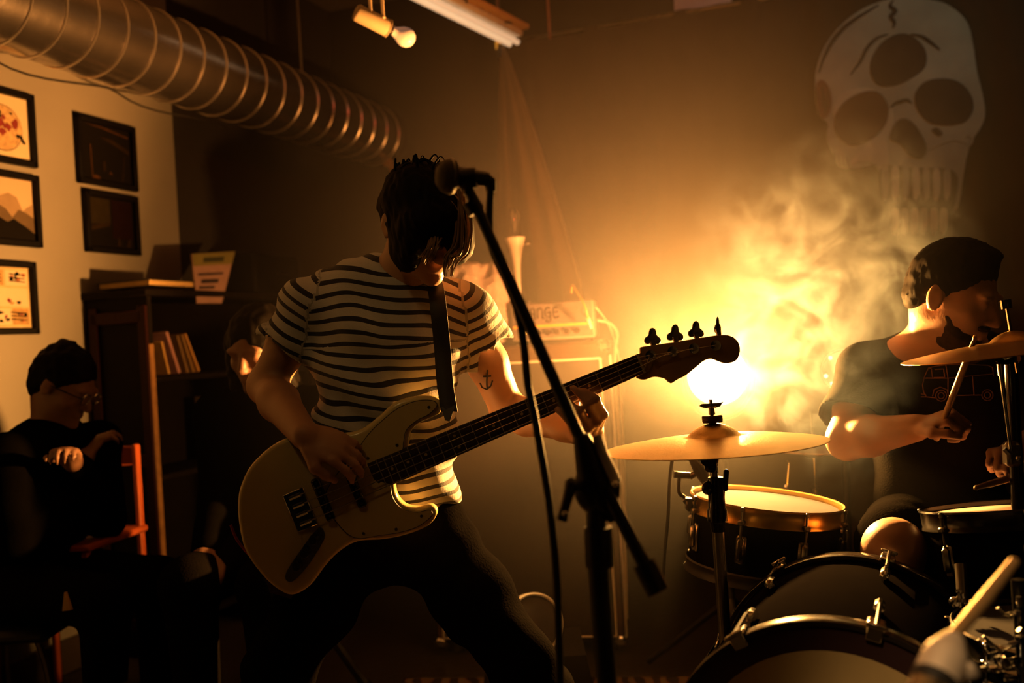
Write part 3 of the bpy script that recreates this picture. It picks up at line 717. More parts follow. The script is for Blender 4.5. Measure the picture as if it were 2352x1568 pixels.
for sx in (-1, 1):
    for sy in (-1, 1):
        mb = MB(); mb.lathe([(0, 0), (.03, 0), (.03, .02), (.022, .045), (0, .045)], axis_frame(Vector((cc.x, cc.y, 0)) + cabx * sx * (CW / 2 - .06) + caby * sy * (CD / 2 - .06), UP), 14); part(cab, 'foot', mb, M_BLACK)
# amplifier head
afl = P(1182, 775, 3.38); AWD = .285; AH = .128; AD = .17
ar = hit(1366, 757, fr + caby * .03, caby); ac = Vector((ar.x, ar.y, CH + .012 + AH / 2)) - cabx * AWD / 2 + caby * AD / 2
amp = thing('amplifier_head', 'small pinkish-white amplifier head lettered ORANGE standing on the speaker cabinet', 'amplifier', Vector((ac.x, ac.y, CH)))
M_AMPF = mat('amp_front_white', (.15, .125, .135), .7, 0, .06, 20, spec=.1)
mb = MB(); mb.rbox(ac, (AWD, AD, AH), CR, .005); part(amp, 'case', mb, mat('amp_case_white', (.34, .31, .29), .6))
F0 = ac - caby * (AD / 2 + .001)
def AM(x, z, off=0): return F0 + cabx * (x - .5) * AWD + UP * (z - .5) * AH - caby * off   # x,z 0..1 on the front face
def aq(name, x0, x1, z0, z1, off, th, m, label=None):
    mb = MB(); mb.rbox(AM((x0 + x1) / 2, (z0 + z1) / 2, off), ((x1 - x0) * AWD, th, (z1 - z0) * AH), CR, .0008); return part(amp, name, mb, m, label)
aq('front_panel', .02, .98, .42, .97, .0005, .003, M_AMPF)
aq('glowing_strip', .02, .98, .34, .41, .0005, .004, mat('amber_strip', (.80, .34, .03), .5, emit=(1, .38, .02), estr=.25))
ctrl = aq('control_panel', .02, .98, .05, .33, .0005, .003, M_AMPF)
M_KNOB = mat('brown_knob', (.022, .009, .003), .7, spec=.05)
for i, x in enumerate((.32, .44, .55, .67, .79)):
    mb = MB(); mb.lathe([(0, .016), (.0085, .016), (.0105, .004), (.0105, 0), (0, 0)], axis_frame(AM(x, .20, .002), -caby), 18); part(amp, 'knob', mb, M_KNOB)
for x, z, c in ((.17, .22, (1, .62, .1)), (.13, .16, (1, .12, .02))):
    mb = MB(); mb.ball(AM(x, z, .004), .0038, 8); part(amp, 'pilot_light', mb, mat('pilot_%g' % x, c, .4, emit=c, estr=5.0))
# lettering: strokes in letter units (0..1 wide, 0..1 tall), swollen ends
LET = {'O': [[(.5, .95), (.12, .75), (.1, .35), (.45, .05), (.82, .3), (.85, .7), (.5, .95)]],
       'R': [[(.12, .05), (.15, .95)], [(.15, .95), (.65, .9), (.72, .65), (.2, .5)], [(.35, .5), (.62, .15), (.85, -.12), (.98, .02)]],
       'A': [[(.1, .12), (.25, .85), (.5, .95), (.75, .85), (.82, .05)], [(.18, .45), (.8, .48)]],
       'N': [[(.12, .05), (.15, .85)], [(.15, .8), (.5, .95), (.8, .75), (.78, .12), (.95, .05)]],
       'G': [[(.85, .85), (.45, .95), (.1, .6), (.25, .15), (.75, .2), (.8, .55), (.5, .5)], [(.78, .3), (.8, -.2), (.35, -.3), (.25, -.12)]],
       'E': [[(.85, .9), (.35, .95), (.12, .5), (.3, .05), (.85, .12)], [(.15, .52), (.72, .55)]]}
M_INK = mat('letter_brown', (.022, .009, .003), .8, spec=0)
for i, ch in enumerate('ORANGE'):
    mb = MB(); x0 = .035 + i * .094
    for st in LET[ch]:
        sp = spline([Vector((x, z, 0)) for x, z in st], 5, False); n_ = len(sp)
        mb.tube([AM(x0 + q.x * .084, .57 + q.y * .30, .002) for q in sp], [.0026 + .0014 * abs(math.cos(math.pi * k / (n_ - 1))) for k in range(n_)], 6)
        mb.ball(AM(x0 + st[-1][0] * .084, .57 + st[-1][1] * .30, .002), .0042, 6)
    part(amp, 'letter', mb, M_INK)
mb = MB()   # faint crest at the right of the front panel
for a0 in range(3): mb.tube([AM(.885 + .035 * math.cos(a0 * 2.1 + .35 * k) * (1 - k * .04), .70 + .11 * math.sin(a0 * 2.1 + .35 * k) * (1 - k * .04), .002) for k in range(6)], .0016, 6)
part(amp, 'crest', mb, mat('crest_tan', (.05, .026, .010), .7))
mb = MB()
for k in range(3): mb.rbox(AM(.73, .82 - k * .07, .002), (.055 * (1 - .15 * k), .001, .0022), CR, .0004)
part(amp, 'small_print', mb, mat('crest_tan', (.05, .026, .010), .7))
for sx in (-1, 1):
    mb = MB(); mb.rbox(ac + cabx * sx * (AWD / 2 - .03) - UP * (AH / 2 + .006), (.03, .10, .014), CR, .003); part(amp, 'foot', mb, M_BLACK)
for sx in (-.62, .35):
    mb = MB(); hh = ac + cabx * sx * AWD / 2 + UP * AH / 2; mb.tube([hh, hh + UP * .012], .003, 8); part(amp, 'handle_post', mb, M_CHROME)
# curved jack cable over the amp front
pts = spline([P(1312, 672, 3.30), P(1315, 655, 3.28), P(1325, 672, 3.25), P(1342, 700, 3.22), P(1350, 728, 3.23), P(1356, 748, 3.29)], 8, False)
mb = MB(); mb.tube(pts, .0038, 8); t = thing('patch_cable', 'short ochre cable curving down across the amplifier front into a white plug', 'cable', pts[-1]); part(t, 'cord', mb, mat('ochre_cord', (.42, .22, .05), .5))
mb = MB(); mb.tube([pts[-8], pts[-1], pts[-1] + (pts[-1] - pts[-4]) * .6], .0065, 10); part(t, 'plug', mb, M_WHITE)
# cables hanging down the cabinet's lit side
for i, (pp, r, lab) in enumerate([([(1372, 735, 3.42), (1400, 742, 3.45), (1418, 765, 3.45), (1414, 800, 3.42), (1412, 860, 3.41), (1418, 950, 3.41), (1424, 1040, 3.41), (1432, 1180, 3.41), (1440, 1420, 3.41)], .0050, 'white cable hanging straight down beside the speaker cabinet edge'),
                                  ([(1368, 705, 3.44), (1392, 735, 3.47), (1410, 775, 3.48), (1422, 830, 3.47), (1429, 960, 3.46), (1434, 1100, 3.46), (1440, 1250, 3.46)], .0030, 'thin pale cable hanging outside the white cable by the speaker cabinet')]):
    mb = MB(); mb.tube(spline([P(*q) for q in pp], 6, False), r, 8); solo('hanging_cable', lab, 'cable', mb, mat('pale_cable', (.70, .62, .52), .45))

# ------------------------------------------------------------------ trumpet-shaped lamp and fluffy throw on the cabinet
bx = P(1198, 770, 3.52); tip = P(1183, 546, 3.52); ax = (tip - bx).normalized(); L = (tip - bx).length; fm = axis_frame(bx, ax)
t = thing('trumpet_lamp', 'white trumpet-shaped table lamp with a clear glass bulb on top', 'lamp', Vector((bx.x, bx.y, CH)))
prof = [(0, 0), (.010, 0), (.0090, L * .3), (.0100, L * .55), (.0125, L * .70), (.017, L * .80), (.024, L * .90), (.033, L * .975), (.036, L), (.033, L), (.022, L * .92), (.012, L * .82), (0, L * .80)]
mb = MB(); mb.lathe(prof, fm, 28); part(t, 'horn_stem', mb, M_WHITE)
mb = MB(); mb.lathe([(0, -.006), (.045, -.006), (.045, .002), (.014, .012), (0, .012)], axis_frame(Vector((bx.x, bx.y, bx.z)), UP), 28); part(t, 'base', mb, M_WHITE)
mb = MB(); mb.lathe([(.008, L * .82), (.009, L + .02), (.016, L + .045), (.021, L + .07), (.020, L + .088), (.012, L + .101), (0, L + .105)], fm, 24); part(t, 'bulb', mb, mat('clear_glass', (.9, .9, .9), .03, 0, .02, 10, trans=.95))
mb = MB(); mb.tube([fm @ Vector((.0, 0, L + .02)), fm @ Vector((.004, 0, L + .06)), fm @ Vector((-.004, 0, L + .075))], .0015, 6); part(t, 'filament', mb, M_CHROME)
mb = MB(); mb.tube([fm @ Vector((.02, 0, L * .91)), fm @ Vector((.046, 0, L * .93))], .0022, 8); mb.ball(fm @ Vector((.048, 0, L * .93)), .0055, 8); part(t, 'switch_key', mb, M_CHROME)
for d_ in ((-.019, .0, L + .086), (-.012, 0, L + .080)):
    pass
s = SDF()
for (px, py, rx, rz) in ((1120, 690, .075, .10), (1090, 650, .06, .05), (1145, 640, .045, .06), (1150, 720, .05, .075), (1080, 700, .05, .08), (1060, 625, .045, .03), (1130, 755, .06, .05)):
    s.ell(P(px, py, 3.50), (rx, .05, rz), k=.05)
fz = P(1120, 690, 3.50)
V, F = s.mesh(.007, lambda q: .009 * wob(q, 42, 1) + .0045 * wob(q, 105, 4))
t = np_part(None, 'fur_throw', V, F, mat('pale_fur', (.50, .42, .42), .95, 0, .3, 25, .6, 160, spec=0), root=(fz.x, fz.y, CH))
tag(t, 'pale pinkish fluffy fur throw heaped on the cabinet behind the bassist shoulder', 'fur')
# guitar headstock on the wall behind the bassist's head
t = thing('wall_guitar', 'brown guitar neck and headstock hung behind the bassist head', 'guitar', P(905, 395, 5.3))
hp = spline([P(868, 345, 5.3), P(880, 334, 5.3), P(895, 340, 5.3), P(894, 352, 5.3), P(888, 362, 5.3), P(896, 378, 5.3), P(884, 380, 5.3), P(876, 366, 5.3)], 6)
M_NECKW = mat('warm_neck_wood', (.30, .14, .05), .45, 0, .2, 20)
mb = MB(); mb.prism(hp, (0, .024, 0), .004); part(t, 'headstock', mb, M_NECKW)
mb = MB(); mb.prism([P(880, 362, 5.29), P(894, 358, 5.29), P(945, 450, 5.29), P(929, 455, 5.29)], (0, .022, 0), .004); part(t, 'neck', mb, M_NECKW)
for k in range(3):
    mb = MB(); q = P(868 - k * -3, 352 + k * 9, 5.31); mb.tube([q, q - AX_R * .02], .004, 8); mb.ball(q - AX_R * .024, .007, 8); part(t, 'tuner', mb, M_DCHROME)
bp = spline([P(938, 440, 5.3), P(985, 452, 5.3), P(1010, 500, 5.3), P(995, 540, 5.3), P(1035, 590, 5.3), P(1020, 650, 5.3), P(955, 665, 5.3), P(920, 610, 5.3), P(940, 550, 5.3), P(905, 500, 5.3), P(912, 455, 5.3)], 6)
mb = MB(); mb.prism(bp, (0, .04, 0), .01); part(t, 'body', mb, M_NECKW)
# lilac-glinting round lamp behind the drummer's arm
q = P(1935, 850, 2.95); fd = (CAM - q).normalized(); fm = axis_frame(q, fd + Vector((-.25, 0, .1)))
t = thing('round_stage_light', 'round lilac stage light with cyan glints half hidden behind the drummer arm', 'stage light', Vector((q.x, q.y, 0)))
mb = MB(); mb.lathe([(0, -.12), (.05, -.11), (.062, -.06), (.064, 0), (.060, .004), (.058, -.01), (0, -.012)], fm, 32); part(t, 'can', mb, mat('lilac_plastic', (.42, .24, .36), .25))
mb = MB(); mb.lathe([(0, .02), (.03, .016), (.05, .006), (.057, -.004), (0, -.006)], fm, 32); part(t, 'lens', mb, mat('lilac_lens', (.30, .15, .24), .12, 0, .3, 20))
for a in (2.2, 3.4, 4.0, 4.6):
    mb = MB(); mb.ball(fm @ Vector((.049 * math.cos(a), .049 * math.sin(a), .008)), (.006, .006, .003), 8, fm.to_3x3()); part(t, 'cyan_glint', mb, mat('cyan_glint', (.1, .6, .7), .3, emit=(.1, .75, .9), estr=.9))  # cyan glints on the lens rim, made as small glowing beads
mb = MB(); mb.tube([q - fd * .08 - UP * .06, Vector((q.x, q.y + .08, .02))], .012, 10); part(t, 'stand_pole', mb, M_BLACK)

# ------------------------------------------------------------------ drums
M_GOLD = mat('brass_hoop', (.62, .38, .10), .28, .9, .15, 20)
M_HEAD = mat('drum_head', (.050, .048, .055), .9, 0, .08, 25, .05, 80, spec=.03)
M_SHELLB = mat('black_drum_wrap', (.006, .005, .005), .8, spec=0)
def torus_prof(R, z, r, n=8): return [(R + r * math.cos(2 * math.pi * k / n), z + r * math.sin(2 * math.pi * k / n)) for k in range(n)]
def drum(name, label, cat, fm, R, H, hoop, headm, lugs, shellm, base, lugm=None, twosided=False, phase=0.0):
    t = thing(name, label, cat, base)
    mb = MB(); mb.lathe([(R * .965, -H), (R * .985, -H + .004), (R * .985, -.008), (R * .96, -.004)], fm, 56); part(t, 'shell', mb, shellm)
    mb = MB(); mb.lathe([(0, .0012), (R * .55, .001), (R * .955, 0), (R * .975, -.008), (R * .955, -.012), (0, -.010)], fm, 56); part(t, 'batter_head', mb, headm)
    for z0, z1 in (((.010, -.030),) if not twosided else ((.010, -.030), (-H + .020, -H - .010))):
        prof = [(R * 1.000, z0), (R * 1.02, z0 + .002), (R * 1.035, z0 - .002), (R * 1.015, z0 - .010), (R * 1.02, z1 + .008), (R * 1.045, z1 + .002), (R * 1.045, z1), (R * 1.0, z1)]
        mb = MB(); mb.lathe(prof, fm, 56, closed=True); part(t, 'hoop', mb, hoop if z0 > 0 else M_BLACK)
    for k in range(lugs):
        a = 2 * math.pi * k / lugs + phase; d = Vector((math.cos(a), math.sin(a), 0)); tn = Vector((-math.sin(a), math.cos(a), 0))
        Mx = fm.to_3x3() @ Matrix((tn, d, Vector((0, 0, 1)))).transposed()
        mb = MB(); mb.rbox(fm @ (d * (R * .985 + .010) + Vector((0, 0, -.085))), (.017, .020, .052), Mx, .006); mb.rbox(fm @ (d * (R * .985 + .004) + Vector((0, 0, -.088))), (.024, .010, .066), Mx, .004)
        lg = part(t, 'lug', mb, lugm or M_CHROME)
        mb = MB(); mb.tube([fm @ (d * (R * 1.055) + Vector((0, 0, -.060))), fm @ (d * (R * 1.055) + Vector((0, 0, .004)))], .0032, 8); mb.rbox(fm @ (d * (R * 1.055) + Vector((0, 0, .006))), (.009, .009, .010), Mx, .002)
        mb.rbox(fm @ (d * (R * 1.045) + Vector((0, 0, -.024))), (.016, .018, .012), Mx, .003); part(lg, 'tension_rod', mb, lugm or M_CHROME)
    return t
tilt = lambda ay, ax_: Matrix.Rotation(math.radians(ay), 4, 'Y') @ Matrix.Rotation(math.radians(ax_), 4, 'X')
sp_ = P(1760, 1154, 2.42); fm = Matrix.Translation(sp_) @ tilt(7.5, 1.0)
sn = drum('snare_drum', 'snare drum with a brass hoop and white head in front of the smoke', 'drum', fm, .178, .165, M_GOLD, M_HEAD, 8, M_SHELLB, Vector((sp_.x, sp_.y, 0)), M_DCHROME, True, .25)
mb = MB(); d0 = fm @ Vector((.178, .02, -.09)); mb.rbox(d0 + AX_R * .012, (.03, .05, .07), fm.to_3x3(), .006); mb.tube([d0 + AX_R * .03 + UP * .03, d0 + AX_R * .03 - UP * .03], .006, 8); part(sn, 'strainer', mb, M_DCHROME)
# snare stand
def tripod(t, base, z, R, r, m, ph=0.3, name='leg'):
    for k in range(3):
        a = ph + 2.094 * k; e = Vector((base.x + R * math.cos(a), base.y + R * math.sin(a), .014)); mb = MB()
        mb.tube([Vector((base.x, base.y, z)), Vector((base.x, base.y, z)).lerp(e, .6), e], r, 8); o = part(t, name, mb, m)
        mb = MB(); mb.tube([e + (Vector((base.x, base.y, z)) - e) * .07, e - UP * .006], r * 1.6, 8); part(o, 'rubber_foot', mb, M_BLACK)
st = thing('snare_stand', 'low chrome tripod stand carrying the snare drum', 'stand', Vector((sp_.x, sp_.y, 0)))
zb = sp_.z - .19
mb = MB(); mb.tube([Vector((sp_.x, sp_.y, .08)), Vector((sp_.x, sp_.y, zb - .03))], .012, 12); part(st, 'pole', mb, M_DCHROME)
for k in range(3):
    a = .8 + 2.094 * k; mb = MB(); e = fm @ Vector((.165 * math.cos(a), .165 * math.sin(a), -.180)); mb.tube([Vector((sp_.x, sp_.y, zb - .03)), e - UP * .01, e + UP * .03 + (e - sp_).normalized() * .01], .007, 8); part(st, 'basket_arm', mb, M_DCHROME)
tripod(st, Vector((sp_.x, sp_.y, 0)), .26, .27, .008, M_DCHROME, .1)

# cymbals
M_CYM = mat('bronze_cymbal', (.80, .52, .20), .32, 1, .12, 40, .12, 220)
def cym_prof(R, bow, bell_r, bell_h, th=.0016):
    top = [(.006, bow + bell_h)]
    for k in range(1, 9): a = k / 8; top.append((bell_r * a, bow + bell_h * math.cos(a * math.pi / 2) ** .8 if k < 8 else bow))
    for k in range(1, 15): a = k / 14; top.append((bell_r + (R - bell_r) * a, bow * (1 - a ** 1.5)))
    return top + [(r, z - th) for r, z in top[::-1]]
def cymbal(t, fm, R, bow, br, bh, m, name='cymbal'):
    mb = MB(); mb.lathe(cym_prof(R, bow, br, bh), fm, 72, closed=True); return part(t, name, mb, m, angle=60)
M_CYMR = M_CYM
rp = P(1641, 1022, 2.06); fm = Matrix.Translation(rp) @ tilt(-1.2, -.6)
t = thing('ride_cymbal', 'large bronze ride cymbal in front of the glowing lamp', 'cymbal', Vector(rp)); cymbal(t, fm, .229, .020, .055, .026, M_CYM)
st = thing('ride_cymbal_stand', 'dark metal cymbal stand with wing nut carrying the ride cymbal', 'stand', Vector((rp.x + .01, rp.y, 0)))
mb = MB(); mb.tube([fm @ Vector((0, 0, -.05)), fm @ Vector((0, 0, .095))], .0035, 10); part(st, 'threaded_rod', mb, M_DCHROME)
mb = MB(); mb.lathe([(.004, .047), (.020, .047), (.021, .050), (.021, .060), (.019, .062), (.004, .062)], fm, 24); part(st, 'felt_washer', mb, mat('brown_felt', (.10, .05, .03), .95, 0, .2, 60, .3, 300))
mb = MB(); mb.lathe([(.0035, .062), (.007, .064), (.006, .076), (.010, .080), (0.003, .082)], fm, 16)
wing = [(-.025, .083), (-.020, .0868), (-.008, .0872), (.008, .0872), (.020, .0872), (.0255, .0885), (.018, .079), (.006, .0765), (-.006, .0765), (-.018, .079)]
mb.prism([fm @ Vector((x, -.002, z)) for x, z in wing], fm.to_3x3() @ Vector((0, .004, 0))); part(st, 'wing_nut', mb, M_DCHROME)
mb = MB(); mb.lathe([(.003, -.004), (.018, -.004), (.018, .010), (.003, .012)], fm, 20); part(st, 'lower_felt', mb, mat('brown_felt', (.1, .05, .03)))
jn = P(1634, 1062, 2.06)
mb = MB(); mb.rbox(jn, (.026, .024, .04), Matrix.Rotation(.2, 3, 'Y'), .006); mb.tube([jn + Vector((-.01, -.02, .01)), jn + Vector((-.01, .02, .01))], .016, 14); mb.tube([jn + Vector((-.03, 0, .02)), jn + Vector((-.008, 0, .0))], .008, 8); part(st, 'tilter', mb, M_BLACKG)
pa, pb_ = P(1639, 1070, 2.06), P(1668, 1480, 2.06); pb_.z = .10
mb = MB(); mb.tube([pa, pa.lerp(pb_, .35)], .0085, 12); part(st, 'upper_tube', mb, M_DCHROME)
c0 = P(1644, 1098, 2.06); c1 = P(1648, 1200, 2.06); ax = (c1 - c0).normalized(); fmc = axis_frame(c0, ax)
mb = MB(); mb.lathe([(.009, -.004), (.016, -.002), (.019, .012), (.017, .04), (.0175, .062), (.0205, .066), (.0205, .088), (.016, .090), (.014, .11), (.010, .112)], fmc, 24); cl = part(st, 'clamp_collar', mb, M_BLACKG)
mb = MB(); mb.rbox(c0 + Vector((.019, -.006, -.004)), (.010, .014, .045), Matrix.Rotation(.12, 3, 'Y'), .003); mb.ball(c0 + Vector((-.020, -.008, -.018)), (.012, .010, .014), 8); mb.tube([c0 + Vector((-.02, -.005, -.01)), c0 + Vector((.02, -.005, -.01))], .007, 8); part(cl, 'clamp_bolt', mb, M_BLACKG)
mb = MB(); mb.tube([c1, pb_], .0125, 14); part(st, 'lower_tube', mb, M_DCHROME)
tripod(st, pb_, .42, .33, .009, M_DCHROME, .9)

# clip-on drum microphone at the snare's left rim
rim = Vector(P(1597, 1148, 2.40))
t = thing('drum_microphone', 'small black clip-on drum microphone on the snare rim', 'microphone', rim)
M_GUN = mat('gunmetal', (.06, .045, .035), .35, .6)
mb = MB(); mb.rbox(P(1588, 1146, 2.40), (.036, .03, .007), Matrix.Rotation(.12, 3, 'Y'), .002); mb.rbox(P(1582, 1158, 2.40), (.016, .026, .03), None, .004); mb.tube([P(1572, 1146, 2.40), P(1590, 1166, 2.40)], .007, 8); part(t, 'rim_clamp', mb, M_GUN)
mb = MB(); mb.tube(spline([P(1561, 1092, 2.39), P(1559, 1120, 2.39), P(1562, 1134, 2.39), P(1572, 1141, 2.40)], 6, False), .0048, 10); part(t, 'gooseneck', mb, M_GUN)
mb = MB(); mb.tube([P(1548, 1089, 2.39), P(1556, 1089, 2.39)], .0085, 12); mb.tube([P(1556, 1090, 2.39), P(1588, 1092, 2.39)], .0080, 12); mb.tube([P(1586, 1094, 2.39), P(1606, 1082, 2.38)], .0085, 12); part(t, 'swivel_arm', mb, M_GUN)
mb = MB(); mb.tube([P(1586, 1050, 2.38), P(1608, 1078, 2.38), P(1628, 1115, 2.38)], [.007, .017, .012], 16); part(t, 'capsule', mb, M_GUN)
mb = MB(); mb.tube(spline([P(1549, 1040, 2.44), P(1543, 1062, 2.44), P(1538, 1110, 2.44), P(1535, 1180, 2.44), P(1528, 1260, 2.44), P(1522, 1350, 2.44)], 6, False), .0042, 8); solo('microphone_cable', 'thin dark cable hanging left of the snare drum under the ride cymbal', 'cable', mb, M_BLACK)

# crash cymbal at the right edge
cp = P(2328, 800, 2.02); fm = Matrix.Translation(cp) @ tilt(-5.5, -1.0)
t = thing('crash_cymbal', 'dark bronze crash cymbal seen edge-on at the right edge before the drummer', 'cymbal', Vector(cp)); cymbal(t, fm, .216, .016, .045, .020, mat('dark_bronze', (.55, .30, .09), .38, 1, .2, 30, .1, 200))
st = thing('crash_cymbal_stand', 'black cymbal stand with chrome rod under the crash cymbal at the right edge', 'stand', Vector((cp.x, cp.y, 0)))
mb = MB(); mb.tube([fm @ Vector((0, 0, -.05)), fm @ Vector((0, 0, .10))], .0035, 8); part(st, 'threaded_rod', mb, M_CHROME)
for s_ in (-.007, .007):
    mb = MB(); mb.tube([fm @ Vector((s_, 0, .082)), fm @ Vector((s_, 0, .100))], .0045, 8); part(st, 'wing_nut', mb, M_CHROME)
pa, pb_ = P(2322, 830, 2.04), P(2352, 1480, 2.04); pb_.z = .1
mb = MB(); mb.tube([pa, pb_], .0135, 14); part(st, 'pole', mb, M_BLACKG)
mb = MB(); mb.tube([P(2296, 836, 2.0), P(2299, 862, 2.0)], .0055, 10); mb.tube([P(2299, 862, 2.0), P(2322, 1035, 2.0)], .0035, 10); part(st, 'chrome_rod', mb, M_CHROME)
mb = MB(); mb.tube([P(2292, 822, 2.0), P(2300, 830, 2.01), P(2322, 826, 2.03)], .008, 10); part(st, 'tilter', mb, M_BLACKG)
mb = MB(); mb.rbox(P(2324, 1042, 2.02), (.03, .03, .05), None, .006); mb.tube([P(2306, 1030, 2.0), P(2318, 1042, 2.0)], .005, 8); mb.ball(P(2340, 1052, 1.99), .006, 8); part(st, 'clamp_collar', mb, M_DCHROME)
tripod(st, pb_, .45, .30, .010, M_BLACKG, .2)
# hi-hat behind
hp_ = P(1868, 1026, 2.85); fm = Matrix.Translation(hp_) @ tilt(3, .5)
t = thing('hi_hat', 'hi-hat cymbal pair on a thin rod seen through the smoke behind the snare drum', 'hi-hat', Vector((hp_.x, hp_.y, 0)))
cymbal(t, fm, .165, .014, .04, .016, mat('lilac_bronze', (.62, .42, .30), .4, 1, .1, 30), 'top_cymbal'); cymbal(t, fm @ Matrix.Translation((0, 0, -.002)) @ Matrix.Rotation(math.pi, 4, 'X'), .165, .014, .04, .016, mat('lilac_bronze', (.6, .42, .3)), 'bottom_cymbal')
hb = P(1812, 1300, 2.85); mb = MB(); mb.tube([hp_ + UP * .10, Vector((hp_.x, hp_.y, .05))], .004, 8); part(t, 'pull_rod', mb, M_CHROME)
mb = MB(); mb.tube([hp_ - UP * .12, Vector((hp_.x, hp_.y, .05))], .012, 12); part(t, 'pole', mb, M_DCHROME); tripod(t, Vector((hp_.x, hp_.y, 0)), .3, .26, .008, M_DCHROME, .5)
mb = MB(); q = P(1806, 1118, 2.75); mb.tube([P(1806, 1060, 2.75), P(1812, 1062, 2.75), P(1808, 1118, 2.75)], .004, 8); mb.ball(q, .008, 8); mb.tube([q, Vector((q.x, q.y, .02))], .006, 8); solo('cymbal_rod', 'thin chrome rod rising behind the snare drum head', 'rod', mb, M_CHROME)

# bass drum
ft = P(1893, 1432, 1.62); bt = P(1952, 1326, 2.10)
BR = .285; fcen = Vector((ft.x, ft.y, BR + .012)); bcen = Vector((bt.x, bt.y, BR + .012)); bax = (fcen - bcen).normalized()
dz = (ft.z - (2 * BR + .012)); fcen.z += dz; bcen.z += dz
fm = axis_frame(fcen, bax, Vector((1, 0, 0))); BL = (fcen - bcen).length
bd = thing('bass_drum', 'black bass drum with chrome claws and a cream ring on its front head', 'drum', Vector((fcen.x, fcen.y, 0)))
mb = MB(); mb.lathe([(BR * .965, -BL + .02), (BR * .97, -BL + .03), (BR * .97, -.03), (BR * .965, -.02)], fm, 64); part(bd, 'shell', mb, M_SHELLB)
for z0 in (-.04, -BL):
    mb = MB(); mb.lathe([(BR * .985, z0), (BR * 1.012, z0), (BR * 1.018, z0 + .004), (BR * 1.018, z0 + .036), (BR * 1.012, z0 + .04), (BR * .985, z0 + .04)], fm, 64, closed=True); part(bd, 'hoop', mb, mat('black_lacquer_hoop', (.03, .022, .016), .18, .3))
M_BDH = mat('front_head_black', (.016, .014, .012), .35)
mb = MB(); mb.lathe([(0, -.006), (BR * .60, -.006), (BR * .60, -.0085), (0, -.0085)], fm, 64); part(bd, 'front_head_centre', mb, M_BDH)
mb = MB(); mb.lathe([(BR * .60, -.006), (BR * .84, -.006), (BR * .84, -.0085), (BR * .60, -.0085)], fm, 64, closed=True); part(bd, 'front_head_ring', mb, mat('cream_head', (.55, .40, .17), .5))
mb = MB(); mb.lathe([(BR * .84, -.006), (BR * .985, -.008), (BR * .985, -.014), (BR * .84, -.0085)], fm, 64, closed=True); part(bd, 'front_head_rim', mb, mat('maroon_head', (.035, .014, .012), .4))
hexp = [fm @ Vector((BR * .28 * math.cos(k * math.pi / 3 + .3), BR * .30 + BR * .22 * math.sin(k * math.pi / 3 + .3), -.004)) for k in range(6)]
mb = MB(); mb.tube(hexp, .002, 6, closed=True); part(bd, 'emblem_outline', mb, M_BLACK)
mb = MB(); mb.lathe([(0, -BL + .008), (BR * .975, -BL + .008), (BR * .975, -BL + .012), (0, -BL + .012)], fm, 64); part(bd, 'batter_head', mb, M_HEAD)
for z0, sgn in ((-.02, 1), (-BL + .02, -1)):
    for k in range(8):
        a = math.pi / 8 + k * math.pi / 4 + .12; d = Vector((math.cos(a), math.sin(a), 0)); tn = Vector((-math.sin(a), math.cos(a), 0))
        Mx = fm.to_3x3() @ Matrix((tn, d, Vector((0, 0, 1)))).transposed()
        mb = MB(); mb.rbox(fm @ (d * BR * 1.03 + Vector((0, 0, z0))), (.030, .008, .046), Mx, .003); mb.rbox(fm @ (d * BR * 1.0 + Vector((0, 0, z0 + sgn * .024))), (.026, .026, .006), Mx, .002)
        cw = part(bd, 'claw', mb, M_CHROME)
        mb = MB(); mb.tube([fm @ (d * BR * 1.05 + Vector((0, 0, z0 + sgn * .03))), fm @ (d * BR * 1.05 + Vector((0, 0, z0 - sgn * .10)))], .004, 8); mb.rbox(fm @ (d * BR * 1.05 + Vector((0, 0, z0 + sgn * .032))), (.034, .008, .006), Mx, .002); part(cw, 'tension_rod', mb, M_CHROME)
        mb = MB(); mb.rbox(fm @ (d * (BR * .97 + .012) + Vector((0, 0, z0 - sgn * .12))), (.018, .022, .05), Mx, .006); part(bd, 'lug', mb, M_CHROME)
for sx in (-1, 1):
    mb = MB(); q0 = fm @ Vector((sx * BR * .9, -BR * .35, -.14)); mb.tube([q0, Vector((q0.x + sx * .09, q0.y - .06, .012))], .007, 8); part(bd, 'spur', mb, M_CHROME)
# cymbal/tom mounting bracket on the drum shell
mb = MB(); q = P(2206, 1372, 1.85)
t = thing('tom_bracket', 'small chrome tom bracket with wing bolt on the bass drum', 'bracket', q)
mb = MB(); mb.tube([P(2200, 1356, 1.85), P(2204, 1394, 1.85)], .0035, 8); mb.tube([P(2209, 1362, 1.85), P(2212, 1380, 1.85)], .006, 10); mb.tube([P(2195, 1357, 1.85), P(2207, 1356, 1.85)], .003, 8); mb.ball(P(2192, 1382, 1.85), (.010, .008, .010), 8); part(t, 'wing_bolt', mb, M_CHROME)
mb = MB(); mb.tube([P(2212, 1380, 1.85), P(2228, 1380, 1.85), P(2232, 1396, 1.85)], .005, 10); part(t, 'arm', mb, M_CHROME)
mb = MB(); q = P(2214, 1410, 1.85); mb.tube([P(2212, 1385, 1.85), Vector((P(2214, 1440, 1.88).x, 1.88, .60))], .010, 12); part(t, 'post', mb, M_DCHROME)

